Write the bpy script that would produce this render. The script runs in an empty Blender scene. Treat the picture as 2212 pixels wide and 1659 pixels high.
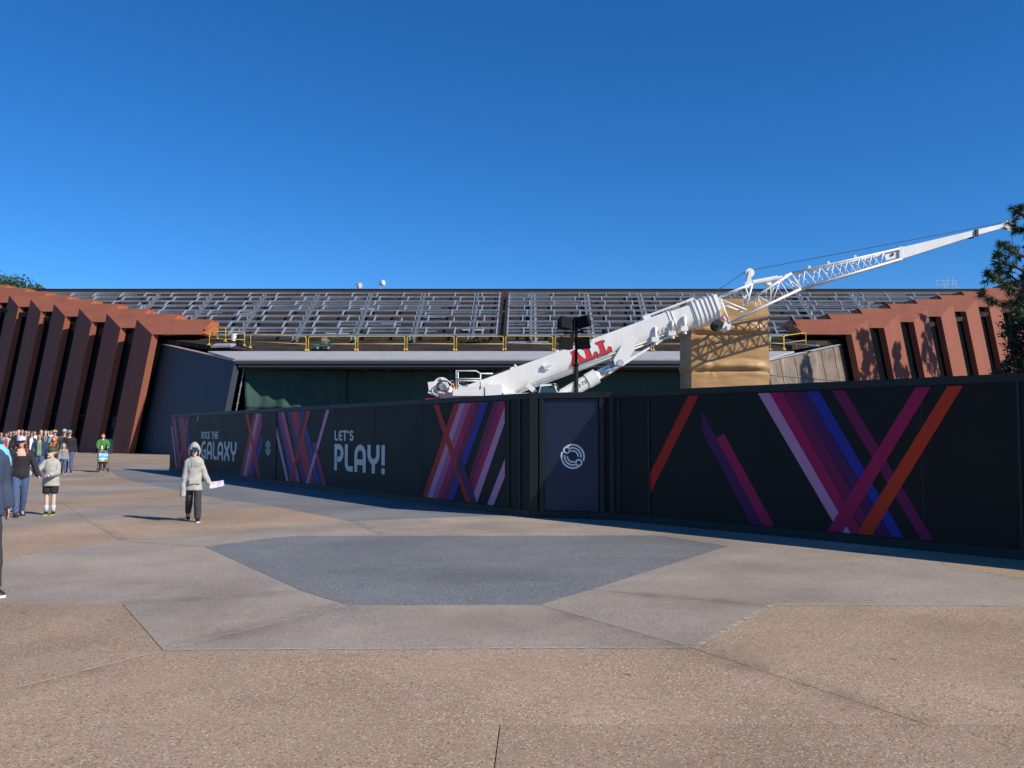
import bpy, bmesh, math, random
from mathutils import Vector, Matrix, noise
R = math.radians
random.seed(7)
S = bpy.context.scene
COL = S.collection

# ------------------------------------------------------------------ camera
CAM_H = 1.67
PITCH = math.atan(104.5 / 1901.0)
cam = bpy.data.cameras.new('camera')
cam.sensor_width = 36.0
cam.lens = 36.0 * 880.0 / 1024.0
cam.clip_start = 0.1
cam.clip_end = 3000.0
cam_o = bpy.data.objects.new('camera', cam)
cam_o.location = (0, 0, CAM_H)
cam_o.rotation_euler = (math.pi / 2 + PITCH, 0, 0)
COL.objects.link(cam_o)
S.camera = cam_o

# ------------------------------------------------------------------ light
SUN_AZ, SUN_EL = R(33.0), R(34.5)
TO_SUN = Vector((math.cos(SUN_AZ) * math.cos(SUN_EL), -math.sin(SUN_AZ) * math.cos(SUN_EL), math.sin(SUN_EL)))
W = bpy.data.worlds.new('World')
S.world = W
W.use_nodes = True
wn = W.node_tree.nodes
sky = wn.new('ShaderNodeTexSky')
sky.sky_type = 'NISHITA'
sky.sun_disc = False
sky.sun_elevation = SUN_EL
sky.sun_rotation = math.atan2(TO_SUN.x, TO_SUN.y)
sky.altitude = 20.0
sky.air_density = 0.8
sky.dust_density = 0.0
sky.ozone_density = 10.0
bg = wn['Background']
bg.inputs['Strength'].default_value = 0.126
hsv = wn.new('ShaderNodeHueSaturation')            # the deep, polarised blue of a dry winter sky
hsv.inputs['Saturation'].default_value = 1.13
W.node_tree.links.new(sky.outputs[0], hsv.inputs['Color'])
W.node_tree.links.new(hsv.outputs[0], bg.inputs['Color'])
sun = bpy.data.lights.new('sun', 'SUN')
sun.energy = 5.0
sun.angle = R(0.53)
sun.color = (1.0, 0.92, 0.80)
sun_o = bpy.data.objects.new('sun', sun)
sun_o.rotation_euler = TO_SUN.to_track_quat('Z', 'Y').to_euler()
sun_o.location = (40, -40, 60)
COL.objects.link(sun_o)
S.view_settings.view_transform = 'Standard'
S.view_settings.look = 'None'
S.view_settings.exposure = 0.2
S.view_settings.gamma = 1.0
S.cycles.use_denoising = True
S.cycles.max_bounces = 6

# ------------------------------------------------------------------ helpers
F = 1901.0
CP, SP = math.cos(PITCH), math.sin(PITCH)

def ray(px, py):
    """direction of the sight line through survey point (px, py)"""
    v = 829.5 - py
    return Vector((px - 1106.0, F * CP - v * SP, v * CP + F * SP))

def at(px, py, Y):
    d = ray(px, py)
    k = Y / d.y
    return Vector((d.x * k, Y, CAM_H + d.z * k))

def ground(px, py, z=0.0):
    d = ray(px, py)
    k = (z - CAM_H) / d.z
    return Vector((d.x * k, d.y * k, z))

def slope(py):
    d = ray(1106, py)
    return d.z / d.y

MATS = {}

def mat(name, color, rough=0.6, metal=0.0, noise_amt=0.0, noise_scale=8.0, bump=0.0, bump_scale=60.0, spec=0.5,
        streak=False, coat=0.0):
    if name in MATS:
        return MATS[name]
    m = bpy.data.materials.new(name)
    m.use_nodes = True
    nt = m.node_tree
    b = nt.nodes['Principled BSDF']
    c4 = (color[0], color[1], color[2], 1)
    b.inputs['Base Color'].default_value = c4
    b.inputs['Roughness'].default_value = rough
    b.inputs['Metallic'].default_value = metal
    b.inputs['Specular IOR Level'].default_value = spec
    b.inputs['Coat Weight'].default_value = coat
    tc = None
    if noise_amt > 0 or bump > 0:
        tc = nt.nodes.new('ShaderNodeTexCoord')
    if noise_amt > 0:
        n = nt.nodes.new('ShaderNodeTexNoise')
        n.inputs['Scale'].default_value = noise_scale
        n.inputs['Detail'].default_value = 6
        n.inputs['Roughness'].default_value = 0.65
        if streak:
            mp = nt.nodes.new('ShaderNodeMapping')
            mp.inputs['Scale'].default_value = (1, 1, 0.12)
            nt.links.new(tc.outputs['Object'], mp.inputs['Vector'])
            nt.links.new(mp.outputs[0], n.inputs['Vector'])
        else:
            nt.links.new(tc.outputs['Object'], n.inputs['Vector'])
        r = nt.nodes.new('ShaderNodeValToRGB')
        lo, hi = 1 - noise_amt, 1 + noise_amt
        r.color_ramp.elements[0].position = 0.3
        r.color_ramp.elements[1].position = 0.7
        r.color_ramp.elements[0].color = (color[0] * lo, color[1] * lo, color[2] * lo, 1)
        r.color_ramp.elements[1].color = (min(1, color[0] * hi), min(1, color[1] * hi), min(1, color[2] * hi), 1)
        nt.links.new(n.outputs['Fac'], r.inputs['Fac'])
        nt.links.new(r.outputs['Color'], b.inputs['Base Color'])
        mr = nt.nodes.new('ShaderNodeMapRange')
        mr.inputs['To Min'].default_value = max(0.05, rough - 0.12)
        mr.inputs['To Max'].default_value = min(1, rough + 0.12)
        nt.links.new(n.outputs['Fac'], mr.inputs['Value'])
        nt.links.new(mr.outputs[0], b.inputs['Roughness'])
    if bump > 0:
        n2 = nt.nodes.new('ShaderNodeTexNoise')
        n2.inputs['Scale'].default_value = bump_scale
        n2.inputs['Detail'].default_value = 4
        nt.links.new(tc.outputs['Object'], n2.inputs['Vector'])
        bp = nt.nodes.new('ShaderNodeBump')
        bp.inputs['Strength'].default_value = bump
        bp.inputs['Distance'].default_value = 0.02
        nt.links.new(n2.outputs['Fac'], bp.inputs['Height'])
        nt.links.new(bp.outputs[0], b.inputs['Normal'])
    MATS[name] = m
    return m

class MB:
    """collects shapes into ONE mesh"""
    def __init__(self):
        self.v = []
        self.f = []
        self.mi = []

    def add(self, vs, fs, mi=0):
        n = len(self.v)
        self.v += [tuple(p) for p in vs]
        self.f += [tuple(n + i for i in f) for f in fs]
        self.mi += [mi] * len(fs)
        return self

    def box(self, c, s, rot=None, mi=0):
        hx, hy, hz = s[0] / 2, s[1] / 2, s[2] / 2
        vs = [Vector((x, y, z)) for x in (-hx, hx) for y in (-hy, hy) for z in (-hz, hz)]
        if rot is not None:
            vs = [rot @ p for p in vs]
        c = Vector(c)
        return self.add([p + c for p in vs], [(0, 1, 3, 2), (4, 6, 7, 5), (0, 4, 5, 1), (2, 3, 7, 6), (0, 2, 6, 4), (1, 5, 7, 3)], mi)

    def hexa(self, a, b, mi=0):
        """a, b: two quads (4 points each), joined into a solid"""
        return self.add(list(a) + list(b), [(3, 2, 1, 0), (4, 5, 6, 7), (0, 1, 5, 4), (1, 2, 6, 5), (2, 3, 7, 6), (3, 0, 4, 7)], mi)

    def prism(self, poly, vec, mi=0):
        n = len(poly)
        vec = Vector(vec)
        vs = [Vector(p) for p in poly]
        return self.add(vs + [p + vec for p in vs],
                        [tuple(range(n - 1, -1, -1)), tuple(range(n, 2 * n))] + [(i, (i + 1) % n, n + (i + 1) % n, n + i) for i in range(n)], mi)

    def bar(self, a, b, w, h, up=(0, 0, 1), mi=0):
        a, b = Vector(a), Vector(b)
        d = (b - a)
        if d.length < 1e-6:
            return self
        dn = d.normalized()
        up = Vector(up)
        sx = dn.cross(up)
        if sx.length < 1e-4:
            sx = dn.cross(Vector((0, 1, 0)))
        sx.normalize()
        uz = sx.cross(dn).normalized()
        q = [(-w / 2, -h / 2), (w / 2, -h / 2), (w / 2, h / 2), (-w / 2, h / 2)]
        return self.hexa([a + sx * x + uz * z for x, z in q], [b + sx * x + uz * z for x, z in q], mi)

    def tube(self, pts, r, n=8, mi=0, closed=False, flat=True):
        pts = [Vector(p) for p in pts]
        rs = r if isinstance(r, (list, tuple)) else [r] * len(pts)
        rings = []
        prev = None
        m = len(pts)
        for i, p in enumerate(pts):
            if closed:
                d = pts[(i + 1) % m] - pts[i - 1]
            else:
                d = pts[min(i + 1, m - 1)] - pts[max(i - 1, 0)]
            if d.length < 1e-9:
                d = Vector((0, 0, 1))
            d.normalize()
            if prev is None:
                ref = Vector((0, 0, 1)) if abs(d.z) < 0.9 else Vector((1, 0, 0))
                sx = d.cross(ref).normalized()
            else:
                sx = (prev - d * prev.dot(d))
                if sx.length < 1e-5:
                    sx = d.cross(Vector((0, 1, 0.1)))
                sx.normalize()
            prev = sx
            sy = d.cross(sx)
            rr = rs[i]
            if not isinstance(rr, tuple):
                rr = (rr, rr)
            rings.append([p + sx * (rr[0] * math.cos(2 * math.pi * k / n)) + sy * (rr[1] * math.sin(2 * math.pi * k / n)) for k in range(n)])
        vs = [q for rg in rings for q in rg]
        fs = []
        for i in range(m if closed else m - 1):
            j = (i + 1) % m
            for k in range(n):
                k2 = (k + 1) % n
                fs.append((i * n + k, i * n + k2, j * n + k2, j * n + k))
        if not closed:
            fs.append(tuple(range(n - 1, -1, -1)))
            fs.append(tuple((m - 1) * n + k for k in range(n)))
        return self.add(vs, fs, mi)

    def ell(self, c, r, rot=None, nu=12, nv=8, mi=0):
        vs, fs = [], []
        c = Vector(c)
        for j in range(1, nv):
            th = math.pi * j / nv
            for i in range(nu):
                ph = 2 * math.pi * i / nu
                p = Vector((r[0] * math.sin(th) * math.cos(ph), r[1] * math.sin(th) * math.sin(ph), r[2] * math.cos(th)))
                if rot is not None:
                    p = rot @ p
                vs.append(c + p)
        t = Vector((0, 0, r[2])); b = Vector((0, 0, -r[2]))
        if rot is not None:
            t = rot @ t; b = rot @ b
        vs += [c + t, c + b]
        nt_, nb = len(vs) - 2, len(vs) - 1
        for j in range(nv - 2):
            for i in range(nu):
                i2 = (i + 1) % nu
                fs.append((j * nu + i, (j + 1) * nu + i, (j + 1) * nu + i2, j * nu + i2))
        for i in range(nu):
            i2 = (i + 1) % nu
            fs.append((nt_, i, i2))
            fs.append((nb, (nv - 2) * nu + i2, (nv - 2) * nu + i))
        return self.add(vs, fs, mi)

    def loft(self, rings, mi=0):
        n = len(rings[0])
        vs = [p for rg in rings for p in rg]
        fs = []
        for i in range(len(rings) - 1):
            for k in range(n):
                k2 = (k + 1) % n
                fs.append((i * n + k, i * n + k2, (i + 1) * n + k2, (i + 1) * n + k))
        fs.append(tuple(range(n - 1, -1, -1)))
        fs.append(tuple((len(rings) - 1) * n + k for k in range(n)))
        return self.add(vs, fs, mi)

    def mesh(self, name, mats, smooth=False, origin=None):
        me = bpy.data.meshes.new(name)
        vs = self.v
        if origin is not None:
            o = origin
            vs = [(p[0] - o[0], p[1] - o[1], p[2] - o[2]) for p in vs]
        me.from_pydata(vs, [], self.f)
        if not isinstance(mats, (list, tuple)):
            mats = [mats]
        for m in mats:
            me.materials.append(m)
        if len(mats) > 1:
            me.polygons.foreach_set('material_index', self.mi)
        if smooth:
            me.polygons.foreach_set('use_smooth', [True] * len(me.polygons))
        bm = bmesh.new(); bm.from_mesh(me)
        bmesh.ops.recalc_face_normals(bm, faces=bm.faces)
        bm.to_mesh(me); bm.free()
        me.update()
        return me

    def build(self, name, mats, parent=None, smooth=False, origin=None, auto=None):
        if origin is None and parent is not None:
            o = parent
            while o.parent is not None:
                o = o.parent
            origin = o.get('_o', None)
        me = self.mesh(name, mats, smooth, origin)
        ob = bpy.data.objects.new(name, me)
        COL.objects.link(ob)
        if parent is not None:
            ob.parent = parent
        if auto:
            me.set_sharp_from_angle(angle=R(auto))
        return ob

def tag(o, label, cat, group=None):
    o['label'] = label
    o['category'] = cat
    if group:
        o['group'] = group
    return o

def thing(name, label, cat, loc=(0, 0, 0), rotz=0.0, group=None, world=True):
    """an Empty at the thing's base; with world=True its parts are given in world coordinates"""
    o = bpy.data.objects.new(name, None)
    COL.objects.link(o)
    o.location = loc
    o.rotation_euler = (0, 0, rotz)
    o.empty_display_size = 0.3
    tag(o, label, cat, group)
    if world:
        o['_o'] = list(loc)
    return o

def place(name, me, parent=None, loc=(0, 0, 0), rot=None):
    o = bpy.data.objects.new(name, me)
    COL.objects.link(o)
    if parent is not None:
        o.parent = parent
    o.location = loc
    if rot is not None:
        o.rotation_euler = rot
    return o

def copy_tree(o, parent=None):
    c = o.copy()
    COL.objects.link(c)
    c.parent = parent
    for ch in list(o.children):
        copy_tree(ch, c)
    return c

def structure(ob):
    ob['kind'] = 'structure'
    return ob

# ------------------------------------------------------------------ paving materials
def aggregate(name, pebbles, matrix, scale, wear, rough=0.8, bump=0.35, fill=0.55):
    """exposed-aggregate concrete: pebble colours over a cement matrix, worn in patches"""
    m = bpy.data.materials.new(name)
    m.use_nodes = True
    nt = m.node_tree
    N, L = nt.nodes, nt.links
    b = N['Principled BSDF']
    tc = N.new('ShaderNodeNewGeometry')
    oi = N.new('ShaderNodeObjectInfo')
    vor = N.new('ShaderNodeTexVoronoi')
    vor.inputs['Scale'].default_value = scale
    L.new(tc.outputs['Position'], vor.inputs['Vector'])
    sep = N.new('ShaderNodeSeparateColor')
    L.new(vor.outputs['Color'], sep.inputs[0])
    ramp = N.new('ShaderNodeValToRGB')
    ramp.color_ramp.interpolation = 'CONSTANT'
    els = ramp.color_ramp.elements
    els[0].position = 0; els[0].color = (*pebbles[0], 1)
    els[1].position = 1 / len(pebbles); els[1].color = (*pebbles[1], 1)
    for i in range(2, len(pebbles)):
        e = els.new(i / len(pebbles)); e.color = (*pebbles[i], 1)
    L.new(sep.outputs[0], ramp.inputs['Fac'])
    # pebble shows where its own random value and the wear noise allow it
    n1 = N.new('ShaderNodeTexNoise')
    n1.inputs['Scale'].default_value = wear
    n1.inputs['Detail'].default_value = 5
    n1.inputs['Roughness'].default_value = 0.7
    L.new(tc.outputs['Position'], n1.inputs['Vector'])
    mr = N.new('ShaderNodeMapRange')
    mr.inputs['From Min'].default_value = 0.30
    mr.inputs['From Max'].default_value = 0.70
    mr.inputs['To Min'].default_value = fill - 0.32
    mr.inputs['To Max'].default_value = fill + 0.30
    L.new(n1.outputs['Fac'], mr.inputs['Value'])
    lt = N.new('ShaderNodeMath'); lt.operation = 'LESS_THAN'
    L.new(sep.outputs[1], lt.inputs[0]); L.new(mr.outputs[0], lt.inputs[1])
    dlt = N.new('ShaderNodeMath'); dlt.operation = 'LESS_THAN'
    L.new(vor.outputs['Distance'], dlt.inputs[0]); dlt.inputs[1].default_value = 0.62
    mul = N.new('ShaderNodeMath'); mul.operation = 'MULTIPLY'
    L.new(lt.outputs[0], mul.inputs[0]); L.new(dlt.outputs[0], mul.inputs[1])
    # cement matrix with its own broad mottling
    n2 = N.new('ShaderNodeTexNoise')
    n2.inputs['Scale'].default_value = 0.55
    n2.inputs['Detail'].default_value = 8
    n2.inputs['Roughness'].default_value = 0.62
    L.new(tc.outputs['Position'], n2.inputs['Vector'])
    cr = N.new('ShaderNodeValToRGB')
    cr.color_ramp.elements[0].position = 0.32
    cr.color_ramp.elements[1].position = 0.68
    cr.color_ramp.elements[0].color = tuple(c * 0.74 for c in matrix) + (1,)
    cr.color_ramp.elements[1].color = tuple(c * 1.2 for c in matrix) + (1,)
    L.new(n2.outputs['Fac'], cr.inputs['Fac'])
    mix = N.new('ShaderNodeMix'); mix.data_type = 'RGBA'
    L.new(mul.outputs[0], mix.inputs['Factor'])
    L.new(cr.outputs['Color'], mix.inputs['A']); L.new(ramp.outputs['Color'], mix.inputs['B'])
    # grime: irregular darker stains, and each slab a little different
    n3 = N.new('ShaderNodeTexNoise')
    n3.inputs['Scale'].default_value = 0.23
    n3.inputs['Detail'].default_value = 9
    n3.inputs['Roughness'].default_value = 0.6
    n3.inputs['Distortion'].default_value = 0.6
    L.new(tc.outputs['Position'], n3.inputs['Vector'])
    g = N.new('ShaderNodeMapRange')
    g.inputs['From Min'].default_value = 0.35; g.inputs['From Max'].default_value = 0.62
    g.inputs['To Min'].default_value = 0.80; g.inputs['To Max'].default_value = 1.06
    L.new(n3.outputs['Fac'], g.inputs['Value'])
    rv = N.new('ShaderNodeMapRange')
    rv.inputs['To Min'].default_value = 0.92; rv.inputs['To Max'].default_value = 1.08
    L.new(oi.outputs['Random'], rv.inputs['Value'])
    gm = N.new('ShaderNodeMath'); gm.operation = 'MULTIPLY'
    L.new(g.outputs[0], gm.inputs[0]); L.new(rv.outputs[0], gm.inputs[1])
    fin = N.new('ShaderNodeVectorMath'); fin.operation = 'SCALE'
    L.new(mix.outputs['Result'], fin.inputs[0]); L.new(gm.outputs[0], fin.inputs['Scale'])
    vg = N.new('ShaderNodeTexVoronoi'); vg.inputs['Scale'].default_value = 0.95; vg.inputs['Randomness'].default_value = 1.0
    L.new(tc.outputs['Position'], vg.inputs['Vector'])
    gs = N.new('ShaderNodeSeparateColor'); L.new(vg.outputs['Color'], gs.inputs[0])
    gr = N.new('ShaderNodeMath'); gr.operation = 'MULTIPLY'; gr.inputs[1].default_value = .045; L.new(gs.outputs[0], gr.inputs[0])
    gl = N.new('ShaderNodeMath'); gl.operation = 'LESS_THAN'; L.new(vg.outputs['Distance'], gl.inputs[0]); L.new(gr.outputs[0], gl.inputs[1])
    gx_ = N.new('ShaderNodeMix'); gx_.data_type = 'RGBA'
    gf = N.new('ShaderNodeMath'); gf.operation = 'MULTIPLY'; gf.inputs[1].default_value = .55; L.new(gl.outputs[0], gf.inputs[0])
    L.new(gf.outputs[0], gx_.inputs['Factor']); L.new(fin.outputs[0], gx_.inputs['A']); gx_.inputs['B'].default_value = (.07, .06, .055, 1)
    L.new(gx_.outputs['Result'], b.inputs['Base Color'])
    b.inputs['Roughness'].default_value = rough
    b.inputs['Specular IOR Level'].default_value = 0.35
    inv = N.new('ShaderNodeMath'); inv.operation = 'MULTIPLY_ADD'
    inv.inputs[1].default_value = -1.0; inv.inputs[2].default_value = 1.0
    L.new(vor.outputs['Distance'], inv.inputs[0])
    hm = N.new('ShaderNodeMath'); hm.operation = 'MULTIPLY'
    L.new(inv.outputs[0], hm.inputs[0]); L.new(mul.outputs[0], hm.inputs[1])
    bp = N.new('ShaderNodeBump')
    bp.inputs['Strength'].default_value = bump
    bp.inputs['Distance'].default_value = 0.004
    L.new(hm.outputs[0], bp.inputs['Height'])
    L.new(bp.outputs[0], b.inputs['Normal'])
    MATS[name] = m
    return m

TAN = aggregate('tan_aggregate', [(.38, .21, .10), (.50, .38, .25), (.22, .125, .075), (.52, .44, .34), (.43, .25, .125), (.30, .22, .17)],
                (.358, .264, .182), 82, 0.9, fill=0.52, bump=0.5)
GREY = aggregate('grey_aggregate', [(.33, .30, .28), (.20, .18, .175), (.43, .39, .36), (.14, .135, .14), (.36, .30, .27)],
                 (.335, .274, .210), 95, 0.7, fill=0.34, bump=0.2)
BLUE = aggregate('blue_aggregate', [(.13, .15, .17), (.38, .38, .36), (.075, .115, .20), (.23, .24, .24), (.12, .125, .13)],
                 (.190, .190, .180), 95, 0.8, fill=0.55, bump=0.22)
JOINT = mat('joint_dirt', (.075, .062, .052), 0.95, noise_amt=0.35, noise_scale=3.0)

# ------------------------------------------------------------------ ground and plaza
g0 = MB()
g0.add([(-1500, -300, 0), (1500, -300, 0), (1500, 2500, 0), (-1500, 2500, 0)], [(0, 1, 2, 3)])
ground_o = structure(g0.build('ground', mat('yard_concrete', (.20, .185, .17), 0.9, noise_amt=0.2, noise_scale=0.4)))

pz = MB()
pz.add([(-70, -6, .004), (13, -6, .004), (13, 9, .004), (2.5, 18, .004), (-12, 80, .004), (-70, 80, .004)], [(0, 1, 2, 3, 4, 5)])
plaza = structure(pz.build('plaza', JOINT))

slabs = [
    (TAN, [(-1200, 1569), (1080, 1569.5), (1010, 2100), (-2500, 2100)]),
    (TAN, [(1080, 1569.5), (3300, 1571), (4700, 2100), (1010, 2100)]),
    (TAN, [(265, 1308), (353, 1409), (-270, 1569), (-1200, 1569), (-1200, 1308)]),
    (TAN, [(353, 1409), (1498, 1404), (2003, 1569.5), (1080, 1569.5), (-270, 1569)]),
    (TAN, [(1498, 1404), (1665, 1311), (2212, 1312), (3000, 1314), (3300, 1571), (2003, 1569.5)]),
    (GREY, [(265, 1308), (655, 1280), (752, 1310), (353, 1409)]),
    (GREY, [(353, 1409), (752, 1310), (1166, 1309), (1498, 1404)]),
    (GREY, [(1166, 1309), (1276, 1276), (1665, 1311), (1498, 1404)]),
    (GREY, [(265, 1308), (655, 1280), (442, 1182.5), (259, 1169), (-585, 1308)]),
    (BLUE, [(442, 1182.5), (590, 1162.5), (640, 1159), (1426, 1158), (1573, 1181.5), (1276, 1276), (1166, 1309), (752, 1310), (655, 1280)]),
    (GREY, [(1276, 1276), (1573, 1181.5), (1700, 1150), (1990, 1178), (2040, 1222), (2212, 1255), (2560, 1312), (1665, 1311)]),
    (TAN, [(1990, 1178), (2800, 1245), (3000, 1314), (2560, 1312), (2212, 1255), (2040, 1222)]),
    (GREY, [(259, 1169), (415, 1154), (605, 1137), (755, 1127), (825, 1158.5), (640, 1159), (590, 1162.5), (442, 1182.5)]),
    (GREY, [(755, 1127), (1140, 1112), (1330, 1116), (1215, 1158.3), (825, 1158.5)]),
    (GREY, [(1330, 1116), (1700, 1150), (1573, 1181.5), (1426, 1158), (1215, 1158.3)]),
    (TAN, [(-585, 1308), (259, 1169), (194, 1129), (0, 1142), (-700, 1190)]),
    (TAN, [(259, 1169), (415, 1154), (605, 1137), (755, 1127), (593, 1095), (351, 1113), (194, 1129)]),
    (GREY, [(-700, 1190), (0, 1142), (194, 1129), (152, 1099), (0, 1111), (-700, 1150)]),
    (GREY, [(194, 1129), (351, 1113), (593, 1095), (470, 1077), (288, 1088), (152, 1099)]),
    (TAN, [(-700, 1150), (0, 1111), (152, 1099), (120, 1077.5), (0, 1087), (-700, 1120)]),
    (TAN, [(152, 1099), (288, 1088), (470, 1077), (379, 1059), (166, 1074), (120, 1077.5)]),
    (GREY, [(-700, 1120), (0, 1087), (120, 1077.5), (86, 1057), (0, 1062), (-700, 1085)]),
    (GREY, [(120, 1077.5), (166, 1074), (379, 1059), (310, 1045), (124, 1055), (86, 1057)]),
    (TAN, [(-700, 1085), (0, 1062), (86, 1057), (124, 1055), (310, 1045), (256, 1030), (155, 1038), (50, 1044), (0, 1047), (-700, 1065)]),
    (GREY, [(-700, 1065), (0, 1047), (50, 1044), (155, 1038), (256, 1030), (244, 1022), (155, 1025), (0, 1030), (-700, 1045)]),
    (TAN, [(-700, 1045), (0, 1030), (155, 1025), (244, 1022), (237, 1017), (155, 1016.5), (0, 1019), (-700, 1028)]),
    (GREY, [(-700, 1028), (0, 1019), (155, 1016.5), (237, 1017), (420, 1010), (420, 1003), (-700, 1008)]),
    (TAN, [(-700, 1008), (420, 1003), (420, 993), (-700, 996)]),
    (GREY, [(-700, 996), (420, 993), (420, 986.5), (-700, 988)]),
    (TAN, [(-700, 988), (420, 986.5), (420, 979), (-700, 979)]),
    (BLUE, [(237, 1017), (244, 1022), (256, 1030), (310, 1045), (379, 1059), (470, 1077), (593, 1095), (755, 1127), (1140, 1112), (1180, 1104), (420, 1010)]),
]
for m_, poly in slabs:
    pts = [ground(*p, z=0.0) for p in poly]
    c = sum(pts, Vector()) / len(pts)
    out = []
    n = len(pts)
    area = sum(pts[i].x * pts[(i + 1) % n].y - pts[(i + 1) % n].x * pts[i].y for i in range(n))
    sg = 1 if area > 0 else -1
    for i in range(n):                       # inset 5 mm so that the joints stay open
        a, p, b = pts[i - 1], pts[i], pts[(i + 1) % n]
        d1 = (p - a).normalized(); d2 = (b - p).normalized()
        n1 = Vector((-d1.y, d1.x, 0)) * sg; n2 = Vector((-d2.y, d2.x, 0)) * sg
        k = max(0.3, 1 + n1.dot(n2))
        out.append(p + (n1 + n2) / k * 0.0035)
    mb = MB()
    mb.prism([(p.x, p.y, 0.005) for p in out], (0, 0, 0.006))
    mb.build('paving_panel', m_, plaza)

# ---- soft grime and worn pale edges along the joints
def edge_mat(name, col, amount, sc):
    m = bpy.data.materials.new(name); m.use_nodes = True
    nt = m.node_tree; N, L = nt.nodes, nt.links
    b = N['Principled BSDF']; b.inputs['Base Color'].default_value = (*col, 1); b.inputs['Roughness'].default_value = .9
    tc = N.new('ShaderNodeTexCoord'); sp = N.new('ShaderNodeSeparateXYZ'); L.new(tc.outputs['Object'], sp.inputs[0])
    n = N.new('ShaderNodeTexNoise'); n.inputs['Scale'].default_value = sc; n.inputs['Detail'].default_value = 7; L.new(tc.outputs['Object'], n.inputs['Vector'])
    r = N.new('ShaderNodeMapRange'); r.inputs['From Min'].default_value = .36; r.inputs['From Max'].default_value = .66; L.new(n.outputs['Fac'], r.inputs['Value'])
    f = N.new('ShaderNodeMapRange'); f.interpolation_type = 'SMOOTHSTEP'; f.inputs['From Min'].default_value = .26; f.inputs['From Max'].default_value = 0.0; L.new(sp.outputs['Y'], f.inputs['Value'])
    m1 = N.new('ShaderNodeMath'); m1.operation = 'MULTIPLY'; L.new(r.outputs[0], m1.inputs[0]); L.new(f.outputs[0], m1.inputs[1])
    m2 = N.new('ShaderNodeMath'); m2.operation = 'MULTIPLY'; m2.inputs[1].default_value = amount; L.new(m1.outputs[0], m2.inputs[0])
    tr = N.new('ShaderNodeBsdfTransparent'); mx = N.new('ShaderNodeMixShader')
    L.new(m2.outputs[0], mx.inputs[0]); L.new(tr.outputs[0], mx.inputs[1]); L.new(b.outputs[0], mx.inputs[2]); L.new(mx.outputs[0], N['Material Output'].inputs[0])
    return m
GRIME = edge_mat('joint_grime', (.10, .086, .072), .24, 2.6)
PALE = edge_mat('worn_pale_edge', (.56, .48, .39), .8, 9.0)
def joint_strip(p0, p1, m_, side, w, lift):
    a, b = ground(*p0), ground(*p1)
    d = (b - a); L_ = d.length
    mb = MB(); n = max(2, int(L_ / .5))
    for i in range(n):
        x0, x1 = L_ * i / n, L_ * (i + 1) / n
        mb.add([(x0, 0, 0), (x1, 0, 0), (x1, side * w, 0), (x0, side * w, 0)], [(0, 1, 2, 3)])
    if side < 0: mb.v = [(x, -y, z) for x, y, z in mb.v]
    o = mb.build('joint_stain', m_, plaza)
    o.location = (a.x, a.y, .0125 + lift)
    ang_ = math.atan2(d.y, d.x)
    o.rotation_euler = (0, 0, ang_)
    if side < 0: o.scale = (1, -1, 1)
for i, (p0, p1, sd) in enumerate((((353, 1409), (752, 1310), -1), ((353, 1409), (-200, 1551), 1), ((265, 1308), (655, 1280), -1), ((265, 1308), (655, 1280), 1), ((1276, 1276), (1665, 1311), 1), ((1276, 1276), (1665, 1311), -1),
                   ((1498, 1404), (2003, 1569), 1), ((1498, 1404), (2003, 1569), -1), ((1166, 1309), (1498, 1404), -1), ((259, 1169), (442, 1182.5), -1), ((194, 1129), (259, 1169), 1), ((755, 1127), (825, 1158.5), 1), ((353, 1409), (752, 1310), 1))):
    joint_strip(p0, p1, GRIME, sd, .26, .0004 * i)
for i, (p0, p1, sd) in enumerate((((353, 1409), (752, 1310), 1), ((353, 1409), (-200, 1551), 1), ((1498, 1404), (1665, 1311), 1), ((1498, 1404), (1665, 1311), -1), ((1665, 1311), (2212, 1312), 1), ((353, 1409), (1498, 1404), 1))):
    joint_strip(p0, p1, PALE, sd, .022, .006 + .0004 * i)

# ------------------------------------------------------------------ pavilion
X0 = -0.8
KT = (slope(632) * 97 - slope(722) * 69) / 28.0       # tangent of the roof pitch
PUR = slope(722) * 69 - KT * 69 + CAM_H                # top of the steel framing: z = KT*y + PUR
DECK = slope(776) * 61.7 - KT * 61.7 + CAM_H           # roof deck: z = KT*y + DECK
def zp(y): return KT * y + PUR
def zd(y): return KT * y + DECK

M_TERRA = mat('terracotta_stucco', (.225, .068, .037), 0.8, noise_amt=0.15, noise_scale=0.7, bump=0.25, bump_scale=45, streak=True)
M_NAVY = mat('navy_wall_paint', (.022, .03, .045), 0.6, noise_amt=0.25, noise_scale=0.6, streak=True)
M_GLASS = mat('dark_glazing', (.004, .006, .008), 0.3, spec=0.1)
M_GALV = mat('galvanized_steel', (.50, .54, .57), 0.36, metal=0.75, noise_amt=0.16, noise_scale=5.0)
M_GALVL = mat('galvanized_bright', (.62, .67, .72), 0.38, metal=0.6, noise_amt=0.12, noise_scale=5.0)
M_GALV2 = mat('galvanized_steel_dull', (.42, .46, .49), 0.5, metal=0.4, noise_amt=0.2, noise_scale=4.0)
M_RAFT = mat('weathered_rafter', (.16, .17, .18), 0.6, metal=0.3, noise_amt=0.3, noise_scale=2.0)
M_FLASH = mat('grey_membrane', (.34, .345, .355), 0.65, noise_amt=0.08, noise_scale=1.3)
M_DARKTRIM = mat('dark_fascia', (.03, .034, .04), 0.6)
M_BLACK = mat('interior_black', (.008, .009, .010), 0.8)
M_PARAPET = mat('parapet_brown', (.045, .032, .027), 0.85, noise_amt=0.35, noise_scale=3.0, streak=True)

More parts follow.
